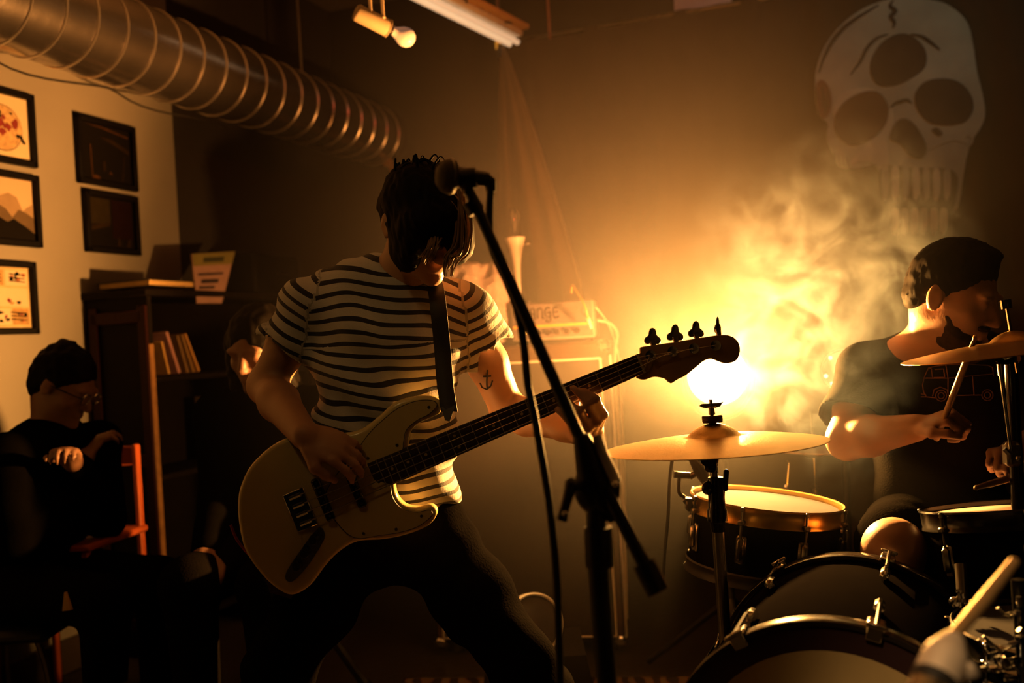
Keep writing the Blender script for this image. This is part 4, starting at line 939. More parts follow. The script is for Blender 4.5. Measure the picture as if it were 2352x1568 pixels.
# rack tom
tp = P(2292, 1172, 2.12); fm = Matrix.Translation(tp) @ tilt(-2.0, -7.0)
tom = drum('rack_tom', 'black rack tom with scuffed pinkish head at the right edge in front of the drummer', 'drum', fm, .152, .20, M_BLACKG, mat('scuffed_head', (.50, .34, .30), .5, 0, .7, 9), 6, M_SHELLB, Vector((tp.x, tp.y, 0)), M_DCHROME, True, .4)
mb = MB(); q0 = fm @ Vector((0, -.1, -.12)); mb.tube([fm @ Vector((-.06, .0, -.19)), Vector((fm @ Vector((-.06, 0, -.34))), ), bcen + UP * BR * .9 - bax * -.15], .011, 10); part(tom, 'mount_arm', mb, M_DCHROME)
# floor tom at lower right with chrome hardware
fp = P(2480, 1455, 1.75); fm = Matrix.Translation(fp) @ tilt(2, 0)
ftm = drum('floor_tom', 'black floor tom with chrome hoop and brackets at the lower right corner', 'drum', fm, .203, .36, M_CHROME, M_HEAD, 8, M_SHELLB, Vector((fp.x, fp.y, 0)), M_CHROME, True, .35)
for k in range(3):
    a = 3.5 + k * 2.094; mb = MB(); d = Vector((math.cos(a), math.sin(a), 0)); q0 = fm @ (d * .225 + Vector((0, 0, -.05))); mb.tube([q0, Vector((q0.x, q0.y, .01))], .006, 10); lg = part(ftm, 'leg', mb, M_CHROME)
    mb = MB(); mb.rbox(fm @ (d * .215 + Vector((0, 0, -.17))), (.035, .035, .06), None, .006); mb.tube([fm @ (d * .23 + Vector((-.02, 0, -.17))), fm @ (d * .25 + Vector((.02, 0, -.16)))], .006, 8); part(lg, 'leg_bracket', mb, M_CHROME)
# chrome hardware cluster of a stand beside it
hs = P(2322, 1430, 1.62); t = thing('hardware_stand', 'chrome drum hardware stand with wing bolts at the lower right edge', 'stand', Vector((hs.x, hs.y, 0)))
mb = MB(); mb.tube([P(2338, 1330, 1.62), Vector((hs.x + .02, hs.y, .06))], .011, 12); part(t, 'pole', mb, M_BLACKG)
for (x0, y0, x1, y1, r) in ((2291, 1395, 2306, 1410, .003), (2306, 1410, 2318, 1412, .0035), (2340, 1370, 2343, 1392, .005), (2338, 1402, 2336, 1412, .006), (2258, 1460, 2300, 1496, .003), (2246, 1468, 2268, 1500, .003), (2262, 1472, 2278, 1484, .0025), (2292, 1506, 2296, 1516, .007), (2298, 1512, 2312, 1528, .010), (2258, 1530, 2262, 1540, .006), (2281, 1530, 2284, 1540, .008), (2306, 1552, 2316, 1553, .004), (2308, 1560, 2316, 1562, .004), (2318, 1478, 2334, 1474, .004), (2340, 1445, 2346, 1450, .006), (2326, 1480, 2328, 1484, .006), (2328, 1528, 2342, 1546, .002), (2344, 1460, 2352, 1461, .004)):
    mb = MB(); mb.tube([P(x0, y0, 1.58), P(x1, y1, 1.58)], r * .8, 10); mb.tube([P(x1, y1, 1.58), P(2334, (y0 + y1) / 2, 1.62)], r * .4, 8); part(t, 'bolt_arm', mb, M_CHROME if x0 < 2300 else M_DCHROME)
tripod(t, Vector((hs.x + .02, hs.y, 0)), .35, .22, .008, M_BLACKG, 1.3)
# blurred chrome microphone boom in the foreground
t = thing('foreground_microphone', 'out-of-focus pale metal microphone on a thin boom in the bottom right foreground', 'microphone', P(2170, 1560, 1.02))
mb = MB(); mb.tube([P(2330, 1290, 1.12), P(2255, 1385, 1.06), P(2178, 1475, 1.02)], [.006, .0075, .0065], 14); part(t, 'boom', mb, mat('worn_brass_tube', (.55, .36, .16), .38, .7, .2, 25))
a, b_ = P(2192, 1462, 1.02), P(2150, 1560, .99); ax = (b_ - a).normalized(); fm = axis_frame(a, ax); L = (b_ - a).length
mb = MB(); mb.lathe([(0, 0), (.010, .0), (.016, .012), (.021, .022), (.0225, .03), (.0225, L), (0, L)], fm, 28); mb.rbox(fm @ Vector((.018, 0, .028)), (.03, .02, .02), fm.to_3x3(), .008); part(t, 'body', mb, mat('satin_metal', (.80, .68, .54), .45, .5, .1, 20))
mb = MB(); mb.lathe([(0, L), (.0235, L), (.0235, L + .012), (0, L + .012)], fm, 28); part(t, 'collar', mb, M_BLACK)
mb = MB(); mb.lathe([(0, L + .012), (.0225, L + .012), (.024, L + .04), (.020, L + .07), (0, L + .085)], fm, 28); part(t, 'grille', mb, M_CHROME)
# small tambour behind the bassist's leg
q = P(1228, 1432, 2.75); fm = axis_frame(q, Vector((.35, -.9, .25)))
t = thing('tambourine', 'round pale-rimmed tambourine propped on edge behind the bassist leg', 'drum', q - UP * .09)
mb = MB(); mb.lathe([(.076, -.03), (.082, -.03), (.084, -.026), (.084, .004), (.080, .008), (.076, .006)], fm, 40, closed=True); part(t, 'rim', mb, M_WHITE)
mb = MB(); mb.lathe([(0, -.004), (.076, -.004), (.076, -.010), (0, -.010)], fm, 40); part(t, 'skin', mb, mat('dark_skin', (.05, .045, .05), .5))
# floor wedge that the tambourine leans on
mb = MB(); w0 = Vector((q.x, q.y, 0)); hw = q.z - .09; mb.box(w0 + Vector((0, .12, hw / 2)), (.34, .34, hw), None, .8); solo('floor_monitor', 'black floor wedge box on the stage behind the bassist leg', 'speaker', mb, M_BLACK)

# ------------------------------------------------------------------ vocal microphone on a boom stand, close to the camera
MD = 1.42
t = thing('microphone_stand', 'black boom microphone stand crossing in front of the bassist', 'microphone stand', Vector((P(1378, 1400, MD).x, MD, 0)))
M_STAND = mat('black_stand_paint', (.012, .011, .010), .42)
mb = MB(); mb.tube([P(1078, 440, 1.50), P(1150, 600, 1.48), P(1240, 800, 1.455), P(1345, 1035, MD), P(1410, 1160, 1.40), P(1500, 1335, 1.36)], [.0085, .0085, .0088, .0090, .0092, .0105], 14); part(t, 'boom_arm', mb, M_STAND)
mb = MB(); mb.tube([P(1371, 1000, 1.415), P(1384, 1040, 1.41), P(1416, 1108, 1.395)], .0078, 14); part(t, 'chrome_sleeve', mb, mat('satin_chrome', (.85, .82, .78), .5, .8, .05, 20))
mb = MB(); mb.tube([P(1478, 1292, 1.365), P(1512, 1360, 1.355)], .016, 16); part(t, 'counterweight', mb, M_STAND)
kx = P(1372, 1120, MD)
mb = MB(); mb.ball(kx, (.034, .022, .040), 12); mb.tube([P(1335, 1000, MD), P(1356, 1075, MD), P(1385, 1145, MD), P(1415, 1190, MD)], [.012, .022, .024, .012], 14); part(t, 'boom_clutch', mb, M_STAND)
mb = MB(); mb.tube([kx, P(1318, 1117, 1.40), P(1310, 1115, 1.395)], [.007, .006, .012], 10); mb.tube([P(1312, 1112, 1.395), P(1298, 1165, 1.38), P(1290, 1195, 1.38)], [.009, .007, .0085], 10); part(t, 't_handle', mb, M_STAND)
for c_ in ((1298, 1180), (1412, 1112)):
    mb = MB(); mb.ball(P(c_[0], c_[1], 1.374), .0045, 8); part(t, 'chrome_cap', mb, M_CHROME)
pz = P(1378, 1420, MD)
mb = MB(); mb.tube([P(1366, 1130, MD), P(1372, 1260, MD), Vector((pz.x + .01, MD, .10))], [.013, .0155, .013], 14); part(t, 'pole', mb, M_STAND)
mb = MB(); mb.tube([P(1374, 1210, MD), P(1378, 1300, MD)], .021, 14); part(t, 'height_clutch', mb, M_STAND)
mb = MB(); mb.lathe([(0, 0), (.125, 0), (.13, .01), (.11, .022), (.03, .035), (.016, .10), (0, .10)], axis_frame(Vector((pz.x + .01, MD, .0)), UP), 32); part(t, 'round_base', mb, M_STAND)
mb = MB(); mb.tube([P(1078, 446, 1.50), P(1072, 412, 1.50)], .009, 10); mb.tube([P(1055, 412, 1.50), P(1094, 408, 1.50)], .016, 14); mb.tube([P(1080, 462, 1.5), P(1096, 488, 1.5)], .0135, 12); part(t, 'microphone_clip', mb, M_STAND)
mc = thing('vocal_microphone', 'black vocal microphone held in the boom stand clip in front of the bassist face', 'microphone', P(1070, 410, 1.5))
a, b_ = P(1122, 412, 1.52), P(1030, 405, 1.50); ax = (b_ - a).normalized(); fm = axis_frame(a, ax); L = (b_ - a).length
mb = MB(); mb.lathe([(0, 0), (.010, 0), (.0115, .004), (.0125, L * .35), (.016, L * .72), (.0175, L * .80), (0, L * .80)], fm, 24); part(mc, 'handle', mb, M_BLACKG)
mb = MB(); mb.lathe([(.0175, L * .80), (.025, L * .86), (.0265, L * .92), (.0265, L * .98), (.023, L * 1.16), (.014, L * 1.28), (0, L * 1.32)], fm, 24); part(mc, 'grille', mb, mat('mic_mesh', (.08, .07, .06), .45, .8, .2, 200, .5, 600))
mb = MB(); mb.lathe([(.0262, L * .93), (.0275, L * .935), (.0275, L * .965), (.0262, L * .97)], fm, 24, closed=True); part(mc, 'grille_band', mb, M_DCHROME)
mb = MB(); mb.tube([P(1118, 411, 1.52), P(1126, 418, 1.52), P(1128, 440, 1.52)], [.009, .0095, .0075], 12); part(mc, 'plug', mb, M_BLACK)
mb = MB(); mb.tube(spline([P(1127, 430, 1.52), P(1124, 500, 1.515), P(1130, 570, 1.50), P(1165, 650, 1.485), P(1190, 720, 1.475), P(1204, 800, 1.465), P(1212, 880, 1.455), P(1228, 960, 1.45), P(1246, 1060, 1.44), P(1262, 1160, 1.43), P(1274, 1270, 1.43), P(1282, 1400, 1.43), P(1290, 1700, 1.43)], 6, False), .0060, 10); solo('vocal_microphone_cable', 'black cable running from the vocal microphone down past the boom stand', 'cable', mb, M_BLACK)

# ------------------------------------------------------------------ bass guitar
def dB(px): return 2.00 + .10 * (px - 545) / 1155
def BP(px, py, off=0): return P(px, py, dB(px) + off)
bass = thing('bass_guitar', 'cream four-string bass guitar with dark fretboard held by the man in the striped shirt', 'bass guitar', BP(640, 1300, .02))
M_BODY = mat('cream_lacquer', (.75, .60, .28), .22, 0, .08, 8)
M_PG = mat('parchment_pickguard', (.64, .50, .22), .35, 0, .06, 10)
THK = Vector((0, .042, 0))
outl = [(552, 1112), (575, 1068), (625, 1022), (680, 1000), (735, 997), (790, 996), (830, 985), (870, 955), (905, 925), (950, 911), (990, 910), (1013, 922), (1013, 945), (990, 960), (962, 972), (943, 990), (938, 1012), (930, 1040), (912, 1078), (906, 1110), (912, 1140), (930, 1160), (958, 1166), (988, 1160), (1003, 1172), (998, 1192), (975, 1213), (930, 1230), (880, 1240), (820, 1245), (778, 1268), (742, 1305), (712, 1345), (670, 1368), (630, 1350), (592, 1312), (560, 1262), (546, 1200), (544, 1150)]
mb = MB(); mb.prism(spline([BP(x, y) for x, y in outl], 5), THK, .011, 4); part(bass, 'body', mb, M_BODY)
pgo = [(845, 1000), (880, 965), (915, 938), (955, 922), (990, 920), (1003, 930), (985, 950), (955, 966), (932, 988), (926, 1015), (918, 1040), (860, 1075), (870, 1110), (900, 1080), (896, 1115), (903, 1146), (925, 1170), (958, 1177), (985, 1172), (992, 1182), (965, 1205), (925, 1220), (870, 1229), (815, 1234), (775, 1200), (745, 1150), (770, 1095), (810, 1050)]
mb = MB(); mb.prism(spline([BP(x, y, -.004) for x, y in pgo], 4), (0, .0038, 0)); part(bass, 'pickguard', mb, M_PG, smooth=False)
pge = spline([BP(x, y, -.002) for x, y in pgo], 4); mb = MB(); mb.tube(pge, .0016, 6, closed=True); part(bass, 'pickguard_edge', mb, M_BLACK)
for (x, y) in ((845, 1052), (912, 1022), (968, 1185), (910, 1215), (985, 935), (835, 1225)):
    mb = MB(); mb.lathe([(0, .0012), (.003, .0008), (.0034, 0), (0, 0)], axis_frame(BP(x, y, -.0042), (0, -1, 0)), 12); part(bass, 'pickguard_screw', mb, M_DCHROME)
nb, nn_ = Vector((868, 1090, 0)), Vector((1470, 836, 0))        # neck centre line in the picture: end at the body, nut
nd = (nn_ - nb).normalized(); npx = Vector((nd.y, -nd.x, 0))      # unit px along / across (towards upper edge)
def NK(s_, w, off=0):
    """s_ 0 at the body end, 1 at the nut; w in metres across"""
    q = nb.lerp(nn_, s_); k = FPX / dB(q.x); q = q + npx * (w * k); return BP(q.x, q.y, off)
mb = MB(); hw0, hw1 = .031, .021
rows = []
for i in range(13):
    s_ = -.02 + 1.04 * i / 12; hw = hw0 + (hw1 - hw0) * s_; rows.append([NK(s_, hw * math.cos(a), .006 + .020 * math.sin(a)) for a in [math.pi * k / 10 for k in range(11)]])
mb.sheet(rows); mb.sheet([[r[0], r[-1]] for r in rows]); part(bass, 'neck', mb, mat('maple_neck', (.34, .19, .07), .35, 0, .1, 15))
mb = MB(); mb.prism([NK(-.02, -hw0, -.004), NK(1, -hw1, -.004), NK(1, hw1, -.004), NK(-.02, hw0, -.004)], (0, .010, 0), .002, 2); part(bass, 'fretboard', mb, mat('rosewood', (.030, .016, .010), .4, 0, .3, 30))
SCL = 1.0 / (1 - 2 ** (-20.5 / 12))
frs = [1 - (1 - 2 ** (-k / 12)) * SCL for k in range(0, 21)]
for k in range(1, 21):
    mb = MB(); hw = hw0 + (hw1 - hw0) * frs[k]; mb.tube([NK(frs[k], -hw * .97, -.0045), NK(frs[k], hw * .97, -.0045)], .0012, 6); part(bass, 'fret', mb, M_DCHROME)
for k in (3, 5, 7, 9, 12, 15, 17, 19):
    for w in ((0,) if k != 12 else (-.012, .012)):
        mb = MB(); mb.lathe([(0, .0006), (.0032, .0004), (.0032, 0), (0, 0)], axis_frame(NK((frs[k] + frs[k - 1]) / 2, w, -.0042), (0, -1, 0)), 12); part(bass, 'fret_dot', mb, mat('pearl_dot', (.42, .30, .14), .3))
mb = MB(); mb.prism([NK(1.0, -hw1, -.006), NK(1.008, -hw1, -.006), NK(1.008, hw1, -.006), NK(1.0, hw1, -.006)], (0, .012, 0)); part(bass, 'nut', mb, mat('bone_nut', (.6, .52, .38), .4))
hs_o = [(1462, 866), (1470, 842), (1471, 812), (1471, 800), (1478, 796), (1500, 793), (1560, 784), (1620, 774), (1662, 769), (1684, 774), (1697, 788), (1700, 806), (1694, 824), (1682, 832), (1664, 834), (1648, 829), (1634, 824), (1618, 828), (1600, 842), (1575, 862), (1555, 872), (1541, 880), (1528, 870), (1512, 866), (1498, 866), (1480, 872)]
mb = MB(); mb.prism(spline([BP(x, y, .008) for x, y in hs_o], 5), (0, .016, 0), .002, 2); part(bass, 'headstock', mb, mat('maple_headstock', (.40, .23, .09), .35, 0, .1, 15))
for (kx_, ky_, px_, py_, rot) in ((1499, 775, 1494, 816, 1.0), (1551, 767, 1545, 807, 1.0), (1599, 759, 1594, 800, .95), (1649, 749, 1644, 793, .42)):
    tn_ = thing  # noqa
    c = BP(kx_, ky_, .017); r = .0175
    clover = []
    for k in range(40):
        a = 2 * math.pi * k / 40; rr = r * (.80 + .26 * math.cos(3 * (a - math.pi / 2)) ) if True else r
        clover.append(c + AX_R * (rr * math.cos(a) * rot * 1.06) + AX_U * (rr * math.sin(a) * 1.1))
    mb = MB(); mb.prism(clover, (0, .006, 0), .002, 2); key = part(bass, 'tuner_key', mb, M_DCHROME)
    e = BP(kx_ + 4, ky_ + 26, .018); mb = MB(); mb.tube([c - AX_U * .006 + Vector((0, .003, 0)), e], [.0075, .004], 10); part(key, 'tuner_shaft', mb, M_DCHROME)
    pp = BP(px_, py_, .008); mb = MB(); mb.lathe([(0, .016), (.005, .016), (.0055, .012), (.0045, .008), (.0055, .002), (.011, .0015), (.011, 0), (0, 0)], axis_frame(pp, (0, -1, 0)), 16); part(bass, 'tuning_post', mb, M_CHROME)
brg = (690, 1170)
bc_ = Vector((brg[0], brg[1], 0))
mb = MB(); Mb = Matrix((AX_R * nd.x - AX_U * nd.y, Vector((0, 1, 0)), AX_R * npx.x - AX_U * npx.y)).transposed(); mb.rbox(BP(*brg, -.004), (.045, .008, .082), Mb, .002)
brd = part(bass, 'bridge', mb, M_CHROME)
for k in range(4):
    w = -.0285 + .019 * k; q = bc_ + npx * (w * FPX / 2.02); sd = BP(q.x, q.y, -.010); mb = MB(); mb.tube([sd - Mb @ Vector((.012, 0, 0)), sd + Mb @ Vector((.012, 0, 0))], .004, 8); part(brd, 'saddle', mb, M_CHROME)
    wn = -.0145 + .0097 * k; tpx = ((1494, 816), (1545, 807), (1594, 800), (1644, 793))[3 - k if False else k]
    mb = MB(); mb.tube([sd - Vector((0, .004, 0)), NK(1.003, wn, -.0085), BP(tpx[0], tpx[1], -.002)], [.0012 - .0002 * k] * 3, 5); part(bass, 'string', mb, M_DCHROME)
for (x, y, w_) in ((742, 1147, .092), (815, 1118, .090)):
    mb = MB(); mb.rbox(BP(x, y, -.006), (.018, .014, w_), Mb, .004); pk = part(bass, 'pickup', mb, M_BLACKG)
    for k in range(8): mb = MB(); mb.lathe([(0, .001), (.0025, .001), (.0025, 0), (0, 0)], axis_frame(BP(x, y, -.0135) + Mb @ Vector((0, 0, -.036 + .0103 * k)), (0, -1, 0)), 8); part(pk, 'pole_piece', mb, M_DCHROME)
cpo = [(728, 1215), (745, 1225), (738, 1250), (706, 1300), (672, 1335), (655, 1325), (672, 1290)]
mb = MB(); mb.prism(spline([BP(x, y, -.003) for x, y in cpo], 5), (0, .003, 0)); part(bass, 'control_plate', mb, M_DCHROME)
for (x, y) in ((722, 1238), (702, 1268), (684, 1298)):
    mb = MB(); mb.lathe([(0, .016), (.008, .016), (.0095, .012), (.0105, 0), (0, 0)], axis_frame(BP(x, y, -.004), (0, -1, 0)), 18); part(bass, 'control_knob', mb, M_BLACK)
# strap from the upper horn over the far shoulder
sp_pts = [(1032, 945, 2.035), (1022, 880, 2.055), (1016, 800, 2.075), (1008, 720, 2.075), (1000, 660, 2.10), (985, 628, 2.17), (960, 618, 2.27)]
rows = []
for q in spline([Vector(p) for p in sp_pts], 8, False):
    rows.append([P(q.x - 19, q.y, q.z), P(q.x - 8, q.y, q.z - .004), P(q.x + 8, q.y, q.z - .004), P(q.x + 19, q.y, q.z)])
mb = MB(); mb.sheet(rows, (0, .004, 0)); part(bass, 'strap', mb, mat('black_strap', (.016, .013, .011), .6, 0, .2, 60))
mb = MB(); mb.prism([P(1046, 930, 2.036), P(1014, 935, 2.036), P(1022, 965, 2.02), P(1033, 968, 2.02)], (0, .005, 0)); mb.ball(BP(1016, 936, .02), .007, 8); part(bass, 'strap_end', mb, M_BLACK)
mb = MB(); mb.tube(spline([P(530, 1205, 2.06), P(545, 1240, 2.06), P(580, 1280, 2.06), P(640, 1318, 2.06), P(692, 1332, 2.06)], 8, False), .003, 8); part(bass, 'binding', mb, mat('red_binding', (.40, .05, .02), .4))
mb = MB(); mb.prism([P(598, 1296, 2.07), P(690, 1330, 2.07), P(668, 1375, 2.07), P(620, 1360, 2.07)], (0, .004, 0)); part(bass, 'strap_tail', mb, mat('maroon_leather', (.06, .02, .015), .6))

# ------------------------------------------------------------------ people
class Head:
    def __init__(s, c, f, u, k=1.0):
        s.c = Vector(c); s.f = Vector(f).normalized(); u = Vector(u); s.u = (u - s.f * u.dot(s.f)).normalized(); s.r = s.f.cross(s.u); s.k = k
        s.rot = Matrix((s.r, s.f, s.u)).transposed()
    def L(s, x, y, z): return s.c + (s.r * x + s.f * y + s.u * z) * s.k
    def e(s, S, p, r, k=.012, op=0): S.ell(s.L(*p), [a * s.k for a in r], s.rot, k, op)
    def build(s, S):
        e = lambda *a, **kw: s.e(S, *a, **kw)
        e((0, -.012, .030), (.074, .092, .085)); e((0, .030, -.030), (.058, .060, .080), .03)
        S.cone(s.L(0, .020, -.060), s.L(0, .066, -.098), .046 * s.k, .022 * s.k, .03)
        for x in (-1, 1):
            e((x * .040, .055, -.026), (.020, .022, .018), .02); e((x * .033, .080, .020), (.024, .013, .009), .012)
            S.ell(s.L(x * .031, .096, .002), [.017 * s.k, .016 * s.k, .012 * s.k], s.rot, .012, 1)
            e((x * .031, .075, .001), (.0125, .0125, .0115), .003); e((x * .031, .079, .006), (.014, .010, .005), .004)
            e((x * .077, -.010, -.010), (.007, .020, .031), .006); e((x * .080, -.018, -.004), (.008, .010, .024), .005)
            S.ell(s.L(x * .088, -.006, -.006), [.006 * s.k, .009 * s.k, .016 * s.k], s.rot, .005, 1)
        S.cone(s.L(0, .085, .012), s.L(0, .108, -.032), .0075 * s.k, .0115 * s.k, .012)
        for x in (-1, 1): e((x * .011, .098, -.036), (.0075, .010, .007), .006)
        e((0, .087, -.060), (.024, .010, .0055), .006); e((0, .086, -.070), (.021, .010, .006), .006); e((0, .076, -.098), (.018, .016, .014), .015)
def hand(S, w, d, pn, curl=(25, 30, 20), spread=.05, thumb=(.6, .5), scale=1.0, side=1):
    d = Vector(d).normalized(); pn = Vector(pn); pn = (pn - d * pn.dot(d)).normalized(); lat = d.cross(pn) * side; w = Vector(w)
    rot = Matrix((lat, pn, d)).transposed()
    S.ell(w + d * .045 * scale, (.040 * scale, .015 * scale, .050 * scale), rot, .015)
    tips = []
    for i, (L, off, back) in enumerate(((.074, .030, .0), (.083, .010, .005), (.077, -.010, .002), (.060, -.029, -.008))):
        p = w + d * (.083 + back) * scale + lat * off * scale; dd = (d + lat * spread * (1.5 - i)).normalized(); pts = [p - d * .02, p]
        ang = 0
        for seg, c in zip((.46, .30, .24), curl):
            ang += math.radians(c); v = dd * math.cos(ang) + pn * math.sin(ang); p = p + v * L * seg * scale; pts.append(p)
        S.chain(pts, [.0095 * scale, .0092 * scale, .0085 * scale, .0078 * scale, .0068 * scale], .006); tips.append(p)
    t0 = w + d * .022 * scale + lat * .030 * scale; t1 = t0 + (d * thumb[0] + lat * .75 + pn * .25).normalized() * .040 * scale; t2 = t1 + (d * .9 + pn * thumb[1]).normalized() * .030 * scale; t3 = t2 + (d * .8 + pn * (thumb[1] + .4) - lat * .25).normalized() * .025 * scale
    S.chain([t0, t1, t2, t3], [.013 * scale, .0115 * scale, .0098 * scale, .0080 * scale], .008)
    return tips
M_JEAN = mat("black_jeans", (.0050, .0042, .0038), .95, 0, .2, 40, .25, 180, spec=0)
M_SHOE = mat('dark_shoe', (.02, .017, .015), .6)
def shoes(root, ankles, toes):
    for a, d in zip(ankles, toes):
        a = Vector(a); d = Vector(d).normalized(); s = SDF(); b = Vector((a.x, a.y, .035))
        s.cone(b - d * .04, b + d * .10, .034, .032, .02); s.cone(b + d * .10, b + d * .17, .032, .024, .02); s.cone(b, a, .036, .036, .03); s.plane((a.x, a.y, .002), (0, 0, -1), .004)
        V, F = s.mesh(.007); np_part(root, 'shoe', V, F, M_SHOE)
def person_root(label, V, F, root, m=None):
    o = np_part(None, 'person', V, F, m or M_SKIN, root=root); return tag(o, label, 'person')

def striped():
    m = bpy.data.materials.new('striped_jersey'); m.use_nodes = True; nt = m.node_tree; b = nt.nodes['Principled BSDF']; b.inputs['Roughness'].default_value = .9
    b.inputs['Sheen Weight'].default_value = .25
    at = nt.nodes.new('ShaderNodeAttribute'); at.attribute_name = 'stripe'
    mo = nt.nodes.new('ShaderNodeMath'); mo.operation = 'FRACT'; nt.links.new(at.outputs['Fac'], mo.inputs[0])
    gt = nt.nodes.new('ShaderNodeMath'); gt.operation = 'LESS_THAN'; gt.inputs[1].default_value = .36; nt.links.new(mo.outputs[0], gt.inputs[0])
    mx = nt.nodes.new('ShaderNodeMix'); mx.data_type = 'RGBA'; mx.inputs[6].default_value = (.62, .56, .52, 1); mx.inputs[7].default_value = (.018, .016, .020, 1)
    nt.links.new(gt.outputs[0], mx.inputs[0]); nt.links.new(mx.outputs[2], b.inputs['Base Color'])
    tc = nt.nodes.new('ShaderNodeTexCoord'); nz = nt.nodes.new('ShaderNodeTexNoise'); nz.inputs['Scale'].default_value = 260; nt.links.new(tc.outputs['Object'], nz.inputs['Vector'])
    bp = nt.nodes.new('ShaderNodeBump'); bp.inputs['Strength'].default_value = .25; bp.inputs['Distance'].default_value = .003; nt.links.new(nz.outputs['Fac'], bp.inputs['Height']); nt.links.new(bp.outputs[0], b.inputs['Normal'])
    return m

# ---- the bassist
shR, elR, wrR = P(715, 692, 2.19), P(612, 885, 2.24), P(700, 1000, 1.985)
shL, elL, wrL = P(1068, 715, 2.24), P(1168, 945, 2.36), P(1300, 982, 2.20)
neckb = P(915, 655, 2.17); pelv = P(888, 1190, 2.26); chest = P(885, 790, 2.20); belly = P(885, 1010, 2.20)
hipR, knR = P(815, 1225, 2.26), P(640, 1540, 2.14); hipL, knL = P(975, 1220, 2.26), P(1205, 1535, 2.22)
anR = Vector(P(560, 1820, 2.35)); anR.z = .09; anL = Vector(P(1340, 1840, 2.42)); anL.z = .09
hd = Head(P(972, 505, 2.07), (.42, -.62, -.62), (.10, -.45, .85), .98)
S = SDF()
hd.build(S); S.cone(hd.L(0, -.03, -.055), neckb + Vector((0, .03, -.03)), .054, .064, .03)
S.ell(chest, (.155, .100, .18), k=.05); S.ell(belly, (.145, .095, .18), k=.06); S.ell(pelv, (.155, .105, .10), k=.06)
S.cone(neckb + Vector((0, .035, -.035)), shR, .050, .044, .03); S.cone(neckb + Vector((0, .035, -.035)), shL, .050, .044, .03)
for a, b_, c in ((shR, elR, wrR), (shL, elL, wrL)):
    mid = a.lerp(b_, .5); S.chain([a, mid, b_], [.044, .046, .040], .02); S.chain([b_, b_.lerp(c, .35), c], [.041, .042, .028], .02)
for a, b_, c in ((hipR, knR, anR), (hipL, knL, anL)):
    S.chain([a, a.lerp(b_, .5), b_], [.085, .072, .055], .03); S.chain([b_, b_.lerp(c, .3), c], [.054, .054, .036], .03)
# fretting hand wrapped round the neck (explicit joints)
S.ell(P(1345, 985, 2.165), (.040, .022, .036), Matrix.Rotation(.5, 3, 'Y'), .02); S.cone(wrL, P(1345, 988, 2.165), .030, .030, .02)
for pts in ([(1372, 985, 2.150), (1386, 952, 2.085), (1368, 916, 2.045), (1340, 896, 2.050)], [(1356, 998, 2.145), (1372, 968, 2.080), (1350, 926, 2.040), (1316, 890, 2.046)],
            [(1338, 1006, 2.145), (1352, 982, 2.080), (1330, 944, 2.040), (1298, 918, 2.046)], [(1322, 1010, 2.15), (1330, 992, 2.085), (1306, 962, 2.045), (1280, 940, 2.052)]):
    S.chain([P(*q) for q in pts], [.0105, .0100, .0092, .0075], .007)
S.chain([P(1322, 985, 2.17), P(1318, 930, 2.165), P(1326, 888, 2.135), P(1322, 878, 2.115)], [.014, .012, .010, .008], .008)
# plucking hand over the strings
pd = (P(830, 1052, 1.965) - wrR).normalized()
hand(S, wrR, pd, AX_F * .8 - UP * .6, (28, 35, 25), .06, (.9, .5), .95, -1)
t0 = __import__('time').time()
V, F = S.mesh(.0055); V = relax(V, F, 1, .4)
bassist = person_root('man in a striped t-shirt bent over his bass guitar with hair falling across his face', V, F, Vector((pelv.x, pelv.y, 0)))
body_bvh = BVHTree.FromPolygons([Vector(v) for v in V], [tuple(f) for f in F])
# t-shirt
S = SDF()
S.ell(chest + Vector((0, 0, .01)), (.168, .112, .195), k=.05); S.ell(belly, (.160, .108, .19), k=.07); S.ell(pelv + UP * .05, (.166, .116, .10), k=.06)
S.cone(neckb + Vector((0, .035, -.035)), shR + Vector((0, 0, -.002)), .056, .058, .05); S.cone(neckb + Vector((0, .035, -.035)), shL, .058, .062, .05)
slR = shR.lerp(elR, .26); slL = shL.lerp(elL, .22)
nt_ = len(S.pr)
S.cone(shR, slR + (slR - shR).normalized() * .06, .058, .072, .03); S.cone(shL, slL + (slL - shL).normalized() * .06, .064, .074, .03)
for sh, sl in ((shR, slR), (shL, slL)):
    S.plane(sl, sl - sh, .004) if False else None
S.cone(slR + (slR - shR).normalized() * .075, slR + (slR - shR).normalized() * .20, .080, .09, .004, 1)
S.cone(slL + (slL - shL).normalized() * .105, slL + (slL - shL).normalized() * .19, .100, .10, .004, 1)
S.ell(hd.L(0, .00, -.115) + Vector((.0, -.02, .015)), (.088, .085, .062), Matrix.Rotation(.1, 3, 'Y'), .010, 1)
hem = P(885, 1168, 2.2); S.plane(hem, Vector((.03, 0, -1)), .008)
tor = (neckb - pelv).normalized()
def folds(q):
    a = q @ np.array([[9, 3, 4], [2, 10, 3], [26, 8, 46]]).T
    return .0062 * np.sin(a[:, 2] + 1.6 * np.sin(a[:, 0])) + .0042 * wob(q, 28, 2) + .0025 * np.sin(q[:, 0] * 90 + q[:, 2] * 60 + 2 * np.sin(q[:, 2] * 14))
V, F = S.mesh(.0055, folds); V = relax(V, F, 1, .4)
dt = np.full(len(V), 9.0); da = np.full(len(V), 9.0); sa = np.zeros(len(V))
for i, p in enumerate(S.pr):
    if p[6]: continue
    d = SDF.dist(V, p)
    if i < 3: dt = np.minimum(dt, d)
    if i >= nt_:
        ax = p[2] - p[1]; Ln = np.linalg.norm(ax); s_ = (V - p[1]) @ (ax / Ln); m_ = d < da; sa = np.where(m_, s_, sa); da = np.minimum(da, d)
tors = (V - np.array(pelv)) @ np.array(tor)
